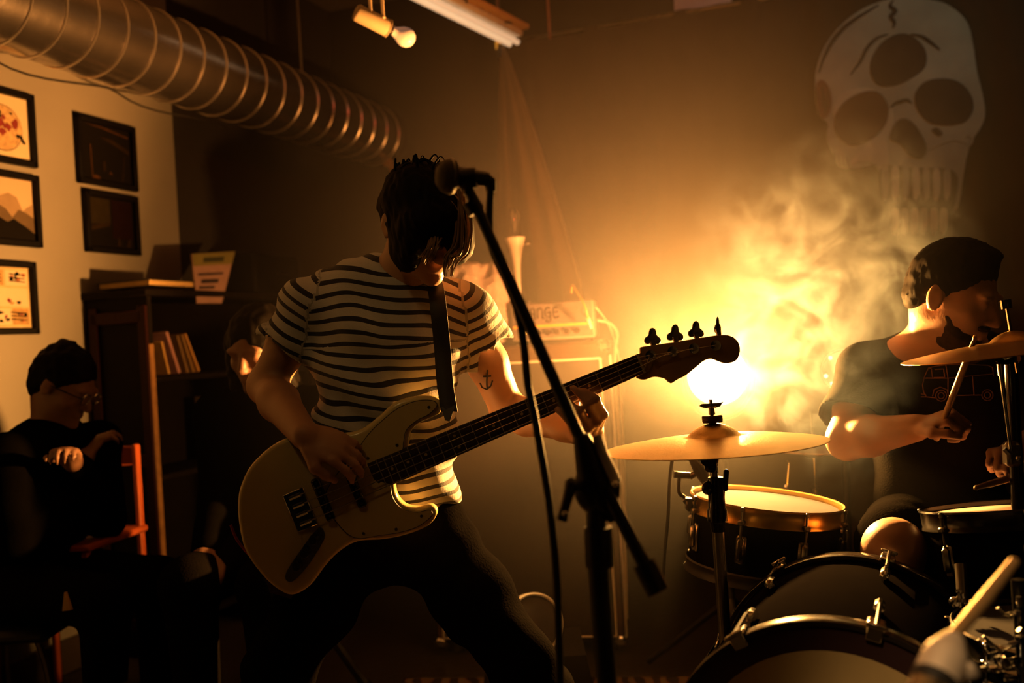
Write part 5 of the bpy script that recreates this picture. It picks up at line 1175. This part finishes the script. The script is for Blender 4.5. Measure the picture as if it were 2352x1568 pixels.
tors = tors + .035 * ((V[:, 0] - pelv.x) / .16) ** 2 * np.where(V[:, 2] > chest.z, .55, -.25) - .03 * (V[:, 0] - pelv.x)
arm = (da < dt - .012) & (np.abs(V[:, 0] - (neckb.x)) > .135)
tors = tors + .0045 * wob(V, 24, 4) + .0030 * np.sin(V[:, 0] * 38 + V[:, 2] * 25 + 2 * np.sin(V[:, 2] * 13))
stripe = np.where(arm, sa / .0255 + .3, tors / .0255)
shirt = np_part(bassist, 'striped_shirt', V, F, striped(), 'black and white striped short-sleeved t-shirt', stripe)
# jeans
S = SDF(); S.ell(pelv - UP * .03, (.170, .118, .12), k=.06)
for a, b_, c in ((hipR, knR, anR), (hipL, knL, anL)):
    S.chain([a, a.lerp(b_, .5), b_], [.098, .086, .070], .04); S.chain([b_, b_.lerp(c, .35), c + UP * .02], [.070, .066, .056], .04)
S.plane(P(888, 1150, 2.26), (0, 0, 1), .008); S.plane((0, 0, .07), (0, 0, -1), .008)
V, F = S.mesh(.008, lambda q: .003 * wob(q, 34, 5) + .0025 * np.sin(q[:, 2] * 70 + 3 * np.sin(q[:, 0] * 20))); V = relax(V, F, 1); np_part(bassist, 'jeans', V, F, M_JEAN)
shoes(bassist, (anR, anL), (Vector((-.5, -.8, 0)), Vector((.6, -.7, 0))))
# hair: shaggy cap plus hanging locks
S = SDF(); hd.e(S, (0, -.014, .032), (.082, .101, .089), .02); hd.e(S, (0, -.075, -.015), (.066, .040, .065), .03); hd.e(S, (0, .070, .035), (.070, .045, .050), .03); hd.e(S, (-.045, .070, -.020), (.040, .040, .055), .03); hd.e(S, (.058, .045, -.03), (.028, .05, .055), .03); hd.e(S, (-.068, .0, -.02), (.020, .05, .05), .03)
V, F = S.mesh(.006, lambda q: .0035 * wob(q, 45, 3) + .0035 * wob(q * np.array([1.6, 1.6, .5]), 150, 9)); hair = np_part(bassist, 'hair', V, F, M_HAIRD, 'dark shaggy hair hanging forward')
rnd = random.Random(4); mb = MB()
M_LOCK = mat('backlit_hair', (.16, .085, .035), .35, 0, .3, 90)  # lighter copy of the dark hair, back light put into the colour
def lock(mb, pts, r): mb.tube(spline([P(*q) for q in pts], 5, False), [r * min(1, .15 + k / 5) * (1.0 - .85 * (k / ((len(pts) - 1) * 5)) ** 1.5) for k in range((len(pts) - 1) * 5 + 1)], 6)
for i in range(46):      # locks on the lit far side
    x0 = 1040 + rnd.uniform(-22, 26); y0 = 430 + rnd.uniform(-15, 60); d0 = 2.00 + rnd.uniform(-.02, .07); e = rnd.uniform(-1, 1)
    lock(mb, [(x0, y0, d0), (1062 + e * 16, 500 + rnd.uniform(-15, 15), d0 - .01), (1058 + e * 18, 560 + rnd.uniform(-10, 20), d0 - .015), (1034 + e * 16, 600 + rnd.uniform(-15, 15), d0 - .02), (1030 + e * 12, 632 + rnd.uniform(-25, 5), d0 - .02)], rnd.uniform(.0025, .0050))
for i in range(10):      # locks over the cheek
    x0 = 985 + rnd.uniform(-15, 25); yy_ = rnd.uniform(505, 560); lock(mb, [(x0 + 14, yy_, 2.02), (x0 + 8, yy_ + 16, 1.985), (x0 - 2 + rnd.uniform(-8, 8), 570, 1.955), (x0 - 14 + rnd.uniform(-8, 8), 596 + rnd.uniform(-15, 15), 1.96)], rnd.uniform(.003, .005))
part(hair, 'hair_locks', mb, M_LOCK, 'hair locks coloured lighter for the light from behind')['kind'] = 'stuff'
mb = MB()
for i in range(34):      # tousled tufts on the crown
    x0 = rnd.uniform(905, 1035); y0 = 388 + abs(x0 - 965) * .20; s_ = rnd.uniform(-1, 1); d0 = 2.05 + rnd.uniform(-.05, .06)
    lock(mb, [(x0, y0 + 12, d0), (x0 + 6 * s_, y0 - 12, d0), (x0 + 20 * s_ + 6, y0 - 22 - rnd.uniform(0, 14), d0), (x0 + 36 * s_ + 8, y0 - 10, d0)], rnd.uniform(.0025, .0042))
part(hair, 'hair_tufts', mb, M_HAIRD)['kind'] = 'stuff'
# anchor tattoo on the upper arm
def project(pxs, bvh, off=.0012):
    out = []
    for x, y in pxs:
        h = bvh.ray_cast(CAM, ray(x, y))
        if h[0] is not None: out.append(h[0] - ray(x, y) * off)
    return out
mb = MB()
for st in ([(1120, 850), (1119, 862), (1118, 874), (1118, 884), (1119, 892)], [(1110, 864), (1119, 864), (1128, 863)], [(1103, 880), (1107, 889), (1118, 894), (1127, 886), (1131, 874)]):
    pr = project(st, body_bvh)
    if len(pr) > 1: mb.tube(pr, .0020, 6)
if mb.v: part(bassist, 'anchor_tattoo', mb, mat('tattoo_ink', (.02, .018, .02), .6))

# ---- the drummer
dsR, deR, dwR = P(2000, 850, 2.50), P(1945, 1010, 2.40), P(2105, 982, 2.24)
dsL, deL, dwL = P(2360, 870, 2.46), P(2420, 1060, 2.36), P(2330, 1040, 2.20)
dn = P(2165, 795, 2.44); dp = P(2185, 1190, 2.58); dc = P(2180, 930, 2.50); dbly = P(2180, 1090, 2.52)
dhR, dkR = P(2085, 1215, 2.52), P(2052, 1262, 2.17); dhL, dkL = P(2270, 1215, 2.52), P(2390, 1290, 2.14)
daR = Vector(P(2010, 1650, 2.2)); daR.z = .09; daL = Vector(P(2360, 1700, 2.1)); daL.z = .09
dh = Head(P(2190, 678, 2.36), (.66, -.62, -.36), (.24, -.22, .92), 1.05)
S = SDF(); dh.build(S); S.cone(dh.L(0, -.035, -.05), dn + Vector((0, .03, -.02)), .052, .060, .03)
S.ell(dc, (.175, .115, .19), k=.05); S.ell(dbly, (.17, .12, .17), k=.06); S.ell(dp, (.175, .13, .10), k=.06)
S.cone(dn, dsR, .06, .06, .04); S.cone(dn, dsL, .06, .06, .04)
for a, b_, c in ((dsR, deR, dwR), (dsL, deL, dwL)):
    S.chain([a, a.lerp(b_, .5), b_], [.060, .055, .046], .03); S.chain([b_, b_.lerp(c, .35), c], [.046, .046, .031], .02)
for a, b_, c in ((dhR, dkR, daR), (dhL, dkL, daL)):
    S.chain([a, a.lerp(b_, .5), b_], [.090, .078, .062], .03); S.chain([b_, b_.lerp(c, .3), c], [.060, .056, .038], .03)
hdir = (P(2175, 958, 2.19) - dwR).normalized()
hand(S, dwR, hdir, -UP * .9 + Vector((.3, .1, 0)), (62, 78, 50), .02, (.9, .35), 1.0, -1)
hand(S, dwL, Vector((-.5, -.6, .1)), -UP, (62, 78, 50), .02, (.9, .35), 1.0, 1)
V, F = S.mesh(.0058); V = relax(V, F, 1, .4)
drummer = person_root('bearded drummer in a black van-print t-shirt seated behind the kit holding a stick', V, F, Vector((dp.x, dp.y, 0)))
S = SDF(); S.ell(dc, (.190, .128, .205), k=.05); S.ell(dbly, (.190, .135, .19), k=.07); S.ell(dp, (.192, .145, .12), k=.06)
S.cone(dn + Vector((0, .02, -.02)), dsR, .062, .070, .05); S.cone(dn + Vector((0, .02, -.02)), dsL, .062, .070, .05)
for a, b_ in ((dsR, deR), (dsL, deL)):
    d_ = (b_ - a).normalized(); e_ = a.lerp(b_, .55); S.cone(a, e_ + d_ * .03, .074, .086, .03); S.cone(e_ + d_ * .125, e_ + d_ * .22, .120, .13, .004, 1)
S.ell(dn + Vector((.01, -.02, .055)), (.075, .075, .045), None, .010, 1); S.plane(P(2150, 1235, 2.5), (0, 0, -1), .008)
V, F = S.mesh(.007, lambda q: .004 * np.sin(q[:, 2] * 40 + 2.5 * np.sin(q[:, 0] * 14) + q[:, 1] * 12) + .004 * wob(q, 22, 7)); V = relax(V, F, 1)
M_TEE = mat('black_tshirt', (.012, .010, .008), .95, 0, .15, 50, .2, 250, spec=.02)
tee = np_part(drummer, 'black_tshirt', V, F, M_TEE, 'black t-shirt with an outline drawing of a van')
tbvh = BVHTree.FromPolygons([Vector(v) for v in V], [tuple(f) for f in F])
VX = lambda x, y: (2050 + x * .2551, 680 + y * .2551)
van = [[(300, 905), (280, 860), (270, 800), (285, 735), (325, 645), (400, 628), (480, 618), (640, 612), (860, 622), (900, 640), (910, 720)], [(285, 738), (490, 738), (720, 715), (900, 700)], [(300, 905), (385, 915)], [(500, 895), (740, 890), (800, 890)],
       [(330, 650), (350, 650), (360, 735), (300, 735)], [(480, 620), (500, 735), (500, 880)], [(720, 715), (735, 890)], [(380, 660), (460, 655), (470, 730), (370, 732)], [(255, 880), (300, 885), (300, 905), (255, 905)],
       [(360, 900), (375, 840), (430, 818), (490, 840), (505, 895)]]
for cx_, cy_ in ((438, 895), (855, 890)):
    for r_ in (50, 28): van.append([(cx_ + r_ * math.cos(k * .524), cy_ + r_ * math.sin(k * .524)) for k in range(13)])
mb = MB()
for st in van:
    dense = []
    for (a, b_) in zip(st[:-1], st[1:]):
        for k in range(4): dense.append(VX(a[0] + (b_[0] - a[0]) * k / 4, a[1] + (b_[1] - a[1]) * k / 4))
    dense.append(VX(*st[-1])); pr = project(dense, tbvh, .002)
    if len(pr) > 1: mb.tube(pr, .0012, 5)
if mb.v: part(tee, 'van_print', mb, mat('print_rust_ink', (.30, .12, .05), .8), 'rust-coloured outline print of a van')
S = SDF(); S.ell(dp - UP * .03, (.185, .14, .11), k=.06)
for a, b_ in ((dhR, dkR), (dhL, dkL)):
    e_ = a.lerp(b_, .78); S.cone(a, e_, .102, .092, .04)
V, F = S.mesh(.009, lambda q: .003 * wob(q, 30, 2)); V = relax(V, F, 1); np_part(drummer, 'shorts', V, F, M_JEAN)
shoes(drummer, (daR, daL), (Vector((-.3, -1, 0)), Vector((.1, -1, 0))))
S = SDF(); dh.e(S, (0, -.014, .034), (.0795, .0975, .0905), .02); dh.e(S, (0, -.07, -.015), (.062, .035, .05), .03); dh.e(S, (0, .02, .108), (.045, .055, .018), .03)
S.plane(dh.L(0, .084, .066), dh.f * .086 - dh.u * .092, .012)
for x in (-1, 1): S.ell(dh.L(x * .090, .0, -.030), [.028, .034, .040], dh.rot, .01, 1)
V, F = S.mesh(.006, lambda q: .003 * wob(q, 60, 3) + .003 * wob(q * np.array([1.5, 1.5, .6]), 190, 8)); np_part(drummer, 'hair', V, F, mat('drummer_hair', (.010, .006, .0035), .7, 0, .4, 90, spec=.05), 'short dark brown hair')
S = SDF(); S.cone(dh.L(0, .030, -.080), dh.L(0, .074, -.108), .047, .030, .03); dh.e(S, (0, .085, -.050), (.030, .012, .008), .01)
for x in (-1, 1): S.cone(dh.L(x * .054, .022, -.045), dh.L(x * .030, .055, -.085), .009, .020, .03)
S.ell(dh.L(0, .098, -.066), [.020, .014, .008], dh.rot, .006, 1)
V, F = S.mesh(.005, lambda q: .003 * wob(q, 150, 3)); np_part(drummer, 'beard', V, F, mat('drummer_beard', (.04, .02, .010), .9, 0, .4, 90, spec=0), 'full dark beard')
# drumsticks
M_STICK = mat('hickory_stick', (.46, .26, .10), .45, 0, .15, 25)
def stick(a, b_, label):
    a, b_ = Vector(a), Vector(b_); ax = (b_ - a).normalized(); L = (b_ - a).length; fm = axis_frame(a, ax); mb = MB()
    mb.lathe([(0, 0), (.006, .001), (.0072, .006), (.0072, L * .72), (.0045, L * .95), (.0036, L - .014), (.0052, L - .008), (.0048, L - .003), (.002, L), (0, L)], fm, 14); return solo('drumstick', label, 'drumstick', mb, M_STICK)
stick(P(2150, 1010, 2.20), P(2242, 770, 2.04), 'wooden drumstick rising from the drummer fist in front of his shirt print')
stick(P(2352, 1090, 2.21), P(2240, 1120, 1.98), 'wooden drumstick in the drummer other hand above the rack tom')
# drum throne
t = thing('drum_throne', 'round black drum stool under the drummer', 'stool', Vector((dp.x, dp.y, 0)))
zt = dp.z - .11; mb = MB(); mb.lathe([(0, zt - .08), (.16, zt - .08), (.175, zt - .06), (.175, zt - .02), (.16, zt), (0, zt)], axis_frame(Vector((dp.x, dp.y + .03, 0)), UP), 32); part(t, 'seat', mb, M_BLACK)
mb = MB(); mb.tube([Vector((dp.x, dp.y + .03, zt - .07)), Vector((dp.x, dp.y + .03, .12))], .016, 12); part(t, 'post', mb, M_DCHROME); tripod(t, Vector((dp.x, dp.y + .03, 0)), .3, .27, .011, M_DCHROME, .4)

# ---- seated listeners in the dark
def seated(label, hc, f, up, root, seat_c, face_dir, shirtm, hairm, hairf, hands_at=None, glasses=False, hk=1.0, shw=.17, hunch=.10):
    """a person sitting on a chair: hc head centre, face_dir horizontal direction of the thighs"""
    fd = Vector(face_dir).normalized(); sd = fd.cross(UP); h = Head(hc, f, up, hk); seat_c = Vector(seat_c)
    nk = Vector(hc) - UP * .13 - fd * (.03 + hunch * .2); pv = seat_c + UP * .10; ch = nk.lerp(pv, .38) - fd * .01; bl = nk.lerp(pv, .70)
    rt = Matrix((sd, fd, UP)).transposed()
    sh = [nk - UP * .065 + sd * shw * s_ for s_ in (-1, 1)]; hands_at = hands_at or [pv + fd * .36 + sd * .10 * s_ + UP * .04 for s_ in (-1, 1)]
    el = [sh[i] - UP * .24 + fd * .015 + sd * .0 * s_ for i, s_ in enumerate((-1, 1))]
    kn = [pv + fd * .43 + sd * .11 * s_ - UP * .02 for s_ in (-1, 1)]; an = [Vector((k.x, k.y, .09)) - fd * .02 for k in kn]
    S = SDF(); h.build(S); S.cone(h.L(0, -.03, -.055), nk + Vector((0, 0, -.03)), .053, .062, .03); S.ell(ch, (.15, .10, .19), rt, .05); S.ell(bl, (.14, .10, .15), rt, .06); S.ell(pv, (.16, .12, .10), rt, .06)
    for i in (0, 1):
        S.cone(nk - UP * .05, sh[i], .05, .055, .04); S.chain([sh[i], el[i]], [.052, .042], .03); S.chain([el[i], Vector(hands_at[i])], [.042, .028], .02)
        d_ = (Vector(hands_at[i]) - el[i]).normalized(); hand(S, hands_at[i], d_, -UP, (35, 45, 30), .04, (.9, .4), .9, 1 if i else -1)
        S.chain([pv + sd * .09 * (-1, 1)[i], kn[i]], [.085, .06], .03); S.chain([kn[i], an[i]], [.056, .038], .03)
    V, F = S.mesh(.008); V = relax(V, F, 1, .3); o = person_root(label, V, F, Vector((seat_c.x, seat_c.y, 0)), M_SKIN2)
    S = SDF(); S.ell(ch, (.170, .118, .21), rt, .05); S.ell(bl, (.165, .12, .18), rt, .07); S.cone(nk - UP * .01, nk - UP * .06, .070, .085, .04)
    for i in (0, 1):
        S.cone(nk - UP * .05, sh[i], .066, .070, .05); S.chain([sh[i], el[i]], [.070, .060], .03); S.chain([el[i], el[i].lerp(Vector(hands_at[i]), .9)], [.060, .044], .02)
    V, F = S.mesh(.010, lambda q: .004 * wob(q, 26, 3)); V = relax(V, F, 1); np_part(o, 'jacket', V, F, shirtm)
    S = SDF(); S.ell(pv, (.172, .135, .105), rt, .05)
    for i in (0, 1): S.chain([pv + sd * .09 * (-1, 1)[i], kn[i]], [.096, .074], .03); S.chain([kn[i], an[i] + UP * .02], [.072, .055], .03)
    V, F = S.mesh(.011); V = relax(V, F, 1); np_part(o, 'trousers', V, F, M_JEAN); shoes(o, an, (fd, fd))
    S = SDF(); hairf(S, h); V, F = S.mesh(.007, lambda q: .004 * wob(q, 110, 3)); np_part(o, 'hair', V, F, hairm)
    if glasses:
        mb = MB()
        for x in (-1, 1):
            mb.tube([h.L(x * .032 + .024 * math.cos(k * .524), .100, .002 + .018 * math.sin(k * .524)) for k in range(12)], .0022, 6, closed=True); mb.tube([h.L(x * .056, .098, .006), h.L(x * .080, .05, .008), h.L(x * .080, -.01, .002)], .0020, 6)
        mb.tube([h.L(-.008, .101, .004), h.L(.008, .101, .004)], .0022, 6); part(o, 'glasses', mb, M_CHROME, 'thin metal glasses')
    return o
def short_hair(S, h):
    h.e(S, (0, -.018, .038), (.083, .101, .094), .02); h.e(S, (0, -.06, -.02), (.065, .05, .06), .03); h.e(S, (0, -.05, .122), (.02, .03, .012), .02)
    S.plane(h.L(0, .084, .060), h.f * .086 - h.u * .092, .012)
def long_hair(S, h):
    h.e(S, (0, -.018, .038), (.086, .102, .094), .02)
    for x in (-1, 1): S.cone(h.L(x * .072, .01, .02), h.L(x * .085, .01, -.22), .030, .034, .03)
    S.cone(h.L(0, -.07, 0), h.L(0, -.08, -.24), .065, .06, .03); S.ell(h.L(.0, .115, -.03), [.062, .07, .095], h.rot, .012, 1)
M_COAT = mat("black_coat", (.0025, .0022, .002), .95, 0, .2, 30, .1, 120, spec=0)
q = P(148, 885, 3.0)
seated('person in a black jacket and glasses sitting sideways at the left edge with head bowed', q, (.85, -.10, -.50), (.45, -.05, .9), None, Vector((q.x - .19, q.y + .05, .33)), (.93, -.36, 0), M_COAT, M_HAIRD, short_hair,
       [P(168, 1062, 2.86), P(196, 1050, 2.98)], True, .95)
q2 = P(594, 800, 2.92)
seated('person with long dark hair sitting in the shadow behind the bassist arm', q2, (-.30, -.85, -.30), (0, -.2, .95), None, Vector((q2.x + .05, q2.y + .10, .40)), (-.2, -.98, 0), M_COAT, M_HAIRD, long_hair)

# chairs: bent-tube chair for the left listener, stool for the other
t = thing('tube_chair', 'dark chair with bent metal tube frame under the listener at the left edge', 'chair', Vector((q.x - .19, q.y + .05, 0)))
b0 = Vector((q.x - .19, q.y + .05, 0)); mb = MB(); mb.rbox(b0 + UP * .305, (.32, .40, .04), None, .015); part(t, 'seat', mb, M_BLACK)
mb = MB(); mb.rbox(b0 + Vector((-.15, 0, .66)), (.03, .36, .22), None, .012); part(t, 'backrest', mb, M_BLACK)
for sy in (-1, 1):
    for sx in (-1, 1):
        a = b0 + Vector((sx * .12, sy * .17, .30)); mb = MB(); mb.tube(spline([a, a + Vector((sx * .025, 0, -.10)), a + Vector((sx * .03, 0, -.20)), Vector((a.x + sx * .02, a.y, .0))], 6, False), .010, 10); part(t, 'leg', mb, M_DCHROME)
    mb = MB(); mb.tube([b0 + Vector((-.14, sy * .17, .30)), b0 + Vector((-.15, sy * .17, .78))], .010, 10); part(t, 'back_post', mb, M_DCHROME)
mb = MB(); mb.prism([P(143, 1403, 2.72), P(161, 1401, 2.72), P(147, 1360, 2.73)], (.004, .01, 0)); part(t, 'paper_scrap', mb, mat('ochre_card', (.42, .27, .06), .7), 'small loose ochre triangle of paper', smooth=False)  # loose ochre paper hanging free, only grouped with the chair
t = thing('stool', 'black stool under the long-haired person behind the bassist', 'stool', Vector((q2.x + .05, q2.y + .1, 0)))
b0 = Vector((q2.x + .05, q2.y + .10, 0)); mb = MB(); mb.lathe([(0, .36), (.17, .36), (.18, .375), (.17, .40), (0, .40)], axis_frame(b0, UP), 28); part(t, 'seat', mb, M_BLACK); tripod(t, b0, .36, .2, .014, M_BLACK, .4)
# orange chair
M_ORCH = mat('orange_red_paint', (.55, .11, .025), .5, 0, .2, 14)
cd = 3.36
t = thing('orange_chair', 'orange-red wooden chair with a broad back slat right of the seated listener', 'chair', Vector((P(285, 1200, cd).x, cd, 0)))
xl, xr = P(250, 1040, cd).x, P(328, 1040, cd).x; xl -= .24; zt = P(300, 1022, cd).z; zs = P(290, 1212, cd).z; zl = P(300, 1066, cd).z
Mc = Matrix.Rotation(-.18, 3, 'Z'); cx_ = (xl + xr) / 2; W = xr - xl
def OC(x, y, z): return Vector((cx_, cd, 0)) + Mc @ Vector((x, y, 0)) + UP * z
mb = MB(); mb.rbox(OC(0, 0, (zt + zl) / 2), (W, .02, zt - zl), Mc, .005); part(t, 'back_slat', mb, M_ORCH)
for s_ in (-1, 1):
    mb = MB(); mb.rbox(OC(s_ * (W / 2 - .008), 0, (zt + .005) / 2), (.018, .028, zt + .005), Mc, .004); part(t, 'back_post', mb, M_ORCH)
    mb = MB(); mb.rbox(OC(s_ * (W / 2 - .012), -.30, zs / 2), (.022, .022, zs), Mc, .004); part(t, 'leg', mb, M_ORCH)
mb = MB(); mb.rbox(OC(0, -.15, zs), (W + .02, .34, .022), Mc, .006); part(t, 'seat', mb, M_ORCH)
mb = MB(); mb.rbox(OC(0, -.02, zs - .20), (W, .014, .02), Mc, .003); part(t, 'stretcher', mb, M_ORCH)
mb = MB(); mb.tube([P(268, 1212, 3.24), P(271, 1150, 3.24), P(272, 1086, 3.25)], [.0085, .0075, .0090], 14); mb.tube([P(272, 1086, 3.25), P(272, 1084, 3.25)], .0065, 14); solo('paper_roll', 'white rolled paper standing upright on the orange chair seat', 'paper roll', mb, mat('white_paper', (.72, .60, .56), .8))

# ------------------------------------------------------------------ haze and smoke in the stage air
PLUMES = [((1960, 900, 2.22), (.16, .12, .20), 1.0), ((1960, 560, 2.75), (.34, .26, .36), 2.2), ((1880, 760, 2.70), (.30, .26, .34), 2.0), ((1740, 560, 2.85), (.22, .22, .28), 1.2), ((1760, 880, 2.75), (.22, .22, .2), .8), ((1990, 930, 2.62), (.26, .18, .30), 1.6), ((2080, 700, 2.6), (.24, .18, .42), 1.8)]
HAZE = (P(1530, 640, 3.05), (1.80, 1.30, 1.60), .19)
HAZE_POW = 2.7
def vol_nodes(name):
    m = bpy.data.materials.new(name); m.use_nodes = True; nt = m.node_tree; nt.nodes.clear()
    out = nt.nodes.new('ShaderNodeOutputMaterial'); sc = nt.nodes.new('ShaderNodeVolumeScatter'); ab = nt.nodes.new('ShaderNodeVolumeAbsorption'); ad = nt.nodes.new('ShaderNodeAddShader')
    sc.inputs['Color'].default_value = (1, .95, .88, 1); sc.inputs['Anisotropy'].default_value = .2; ab.inputs['Color'].default_value = HAZE_TINT
    nt.links.new(sc.outputs[0], ad.inputs[0]); nt.links.new(ab.outputs[0], ad.inputs[1]); nt.links.new(ad.outputs[0], out.inputs['Volume'])
    return m, nt, sc, ab
HAZE_TINT = (1, .2, .0, 1)
HAZE_ABS = 4.2
def smoke():
    lo = Vector((9, 9, 9)); hi = -lo
    for c, r, g in PLUMES:
        q = P(*c); lo = Vector([min(lo[i], q[i] - r[i]) for i in range(3)]); hi = Vector([max(hi[i], q[i] + r[i]) for i in range(3)])
    mb = MB(); mb.box((lo + hi) / 2, hi - lo); o = link_mesh('stage_smoke', mb.v, mb.f, None, False); ROOT[o.name] = Vector((0, 0, 0))
    m, nt, sc, ab = vol_nodes('smoke'); N = nt.nodes.new; lk = nt.links.new
    ab.inputs['Density'].default_value = 0; sc.inputs['Color'].default_value = (.62, .80, 1, 1)
    tc = N('ShaderNodeTexCoord')
    def math_(op, a, b=None):
        n = N('ShaderNodeMath'); n.operation = op
        for i, v in enumerate((a, b)):
            if v is None: continue
            if isinstance(v, (int, float)): n.inputs[i].default_value = v
            else: lk(v, n.inputs[i])
        return n.outputs[0]
    def blob(c, r):
        mp = N('ShaderNodeMapping'); mp.vector_type = 'TEXTURE'; mp.inputs['Location'].default_value = c; mp.inputs['Scale'].default_value = r; lk(tc.outputs['Object'], mp.inputs['Vector'])
        ln = N('ShaderNodeVectorMath'); ln.operation = 'LENGTH'; lk(mp.outputs[0], ln.inputs[0])
        sub = N('ShaderNodeMath'); sub.operation = 'SUBTRACT'; sub.use_clamp = True; sub.inputs[0].default_value = 1; lk(ln.outputs['Value'], sub.inputs[1])
        return sub.outputs[0]
    nz = N('ShaderNodeTexNoise'); nz.inputs['Scale'].default_value = 6.5; nz.inputs['Detail'].default_value = 6; nz.inputs['Roughness'].default_value = .62; nz.inputs['Distortion'].default_value = 2.0
    lk(tc.outputs['Object'], nz.inputs['Vector'])
    sm = N('ShaderNodeMapRange'); sm.interpolation_type = 'SMOOTHSTEP'; sm.inputs['From Min'].default_value = .47; sm.inputs['From Max'].default_value = .61; lk(nz.outputs['Fac'], sm.inputs['Value'])
    pl = None
    for c, r, g in PLUMES:
        b_ = math_('MULTIPLY', blob(P(*c), r), g * .52); pl = b_ if pl is None else math_('ADD', pl, b_)
    lk(math_('MULTIPLY', math_('ADD', math_('MULTIPLY', sm.outputs[0], .93), .07), pl), sc.inputs['Density'])
    o.data.materials.append(m)
    tag(o, 'orange-lit billowing stage smoke drifting between the lamp and the drummer', 'smoke', kind='stuff')
    # thin haze that thins out smoothly with distance from the lamp
    c, r, d = HAZE; mb = MB(); mb.ball(c, r, 16); m, nt, sc, ab = vol_nodes('haze'); N = nt.nodes.new; lk = nt.links.new; tc = N('ShaderNodeTexCoord')
    dn = math_('MULTIPLY', math_('POWER', blob(c, r), HAZE_POW), d); lk(dn, sc.inputs['Density']); lk(math_('MULTIPLY', dn, HAZE_ABS), ab.inputs['Density'])
    m.cycles.volume_step_rate = 3.0
    part(o, 'haze', mb, m)['kind'] = 'stuff'
smoke()
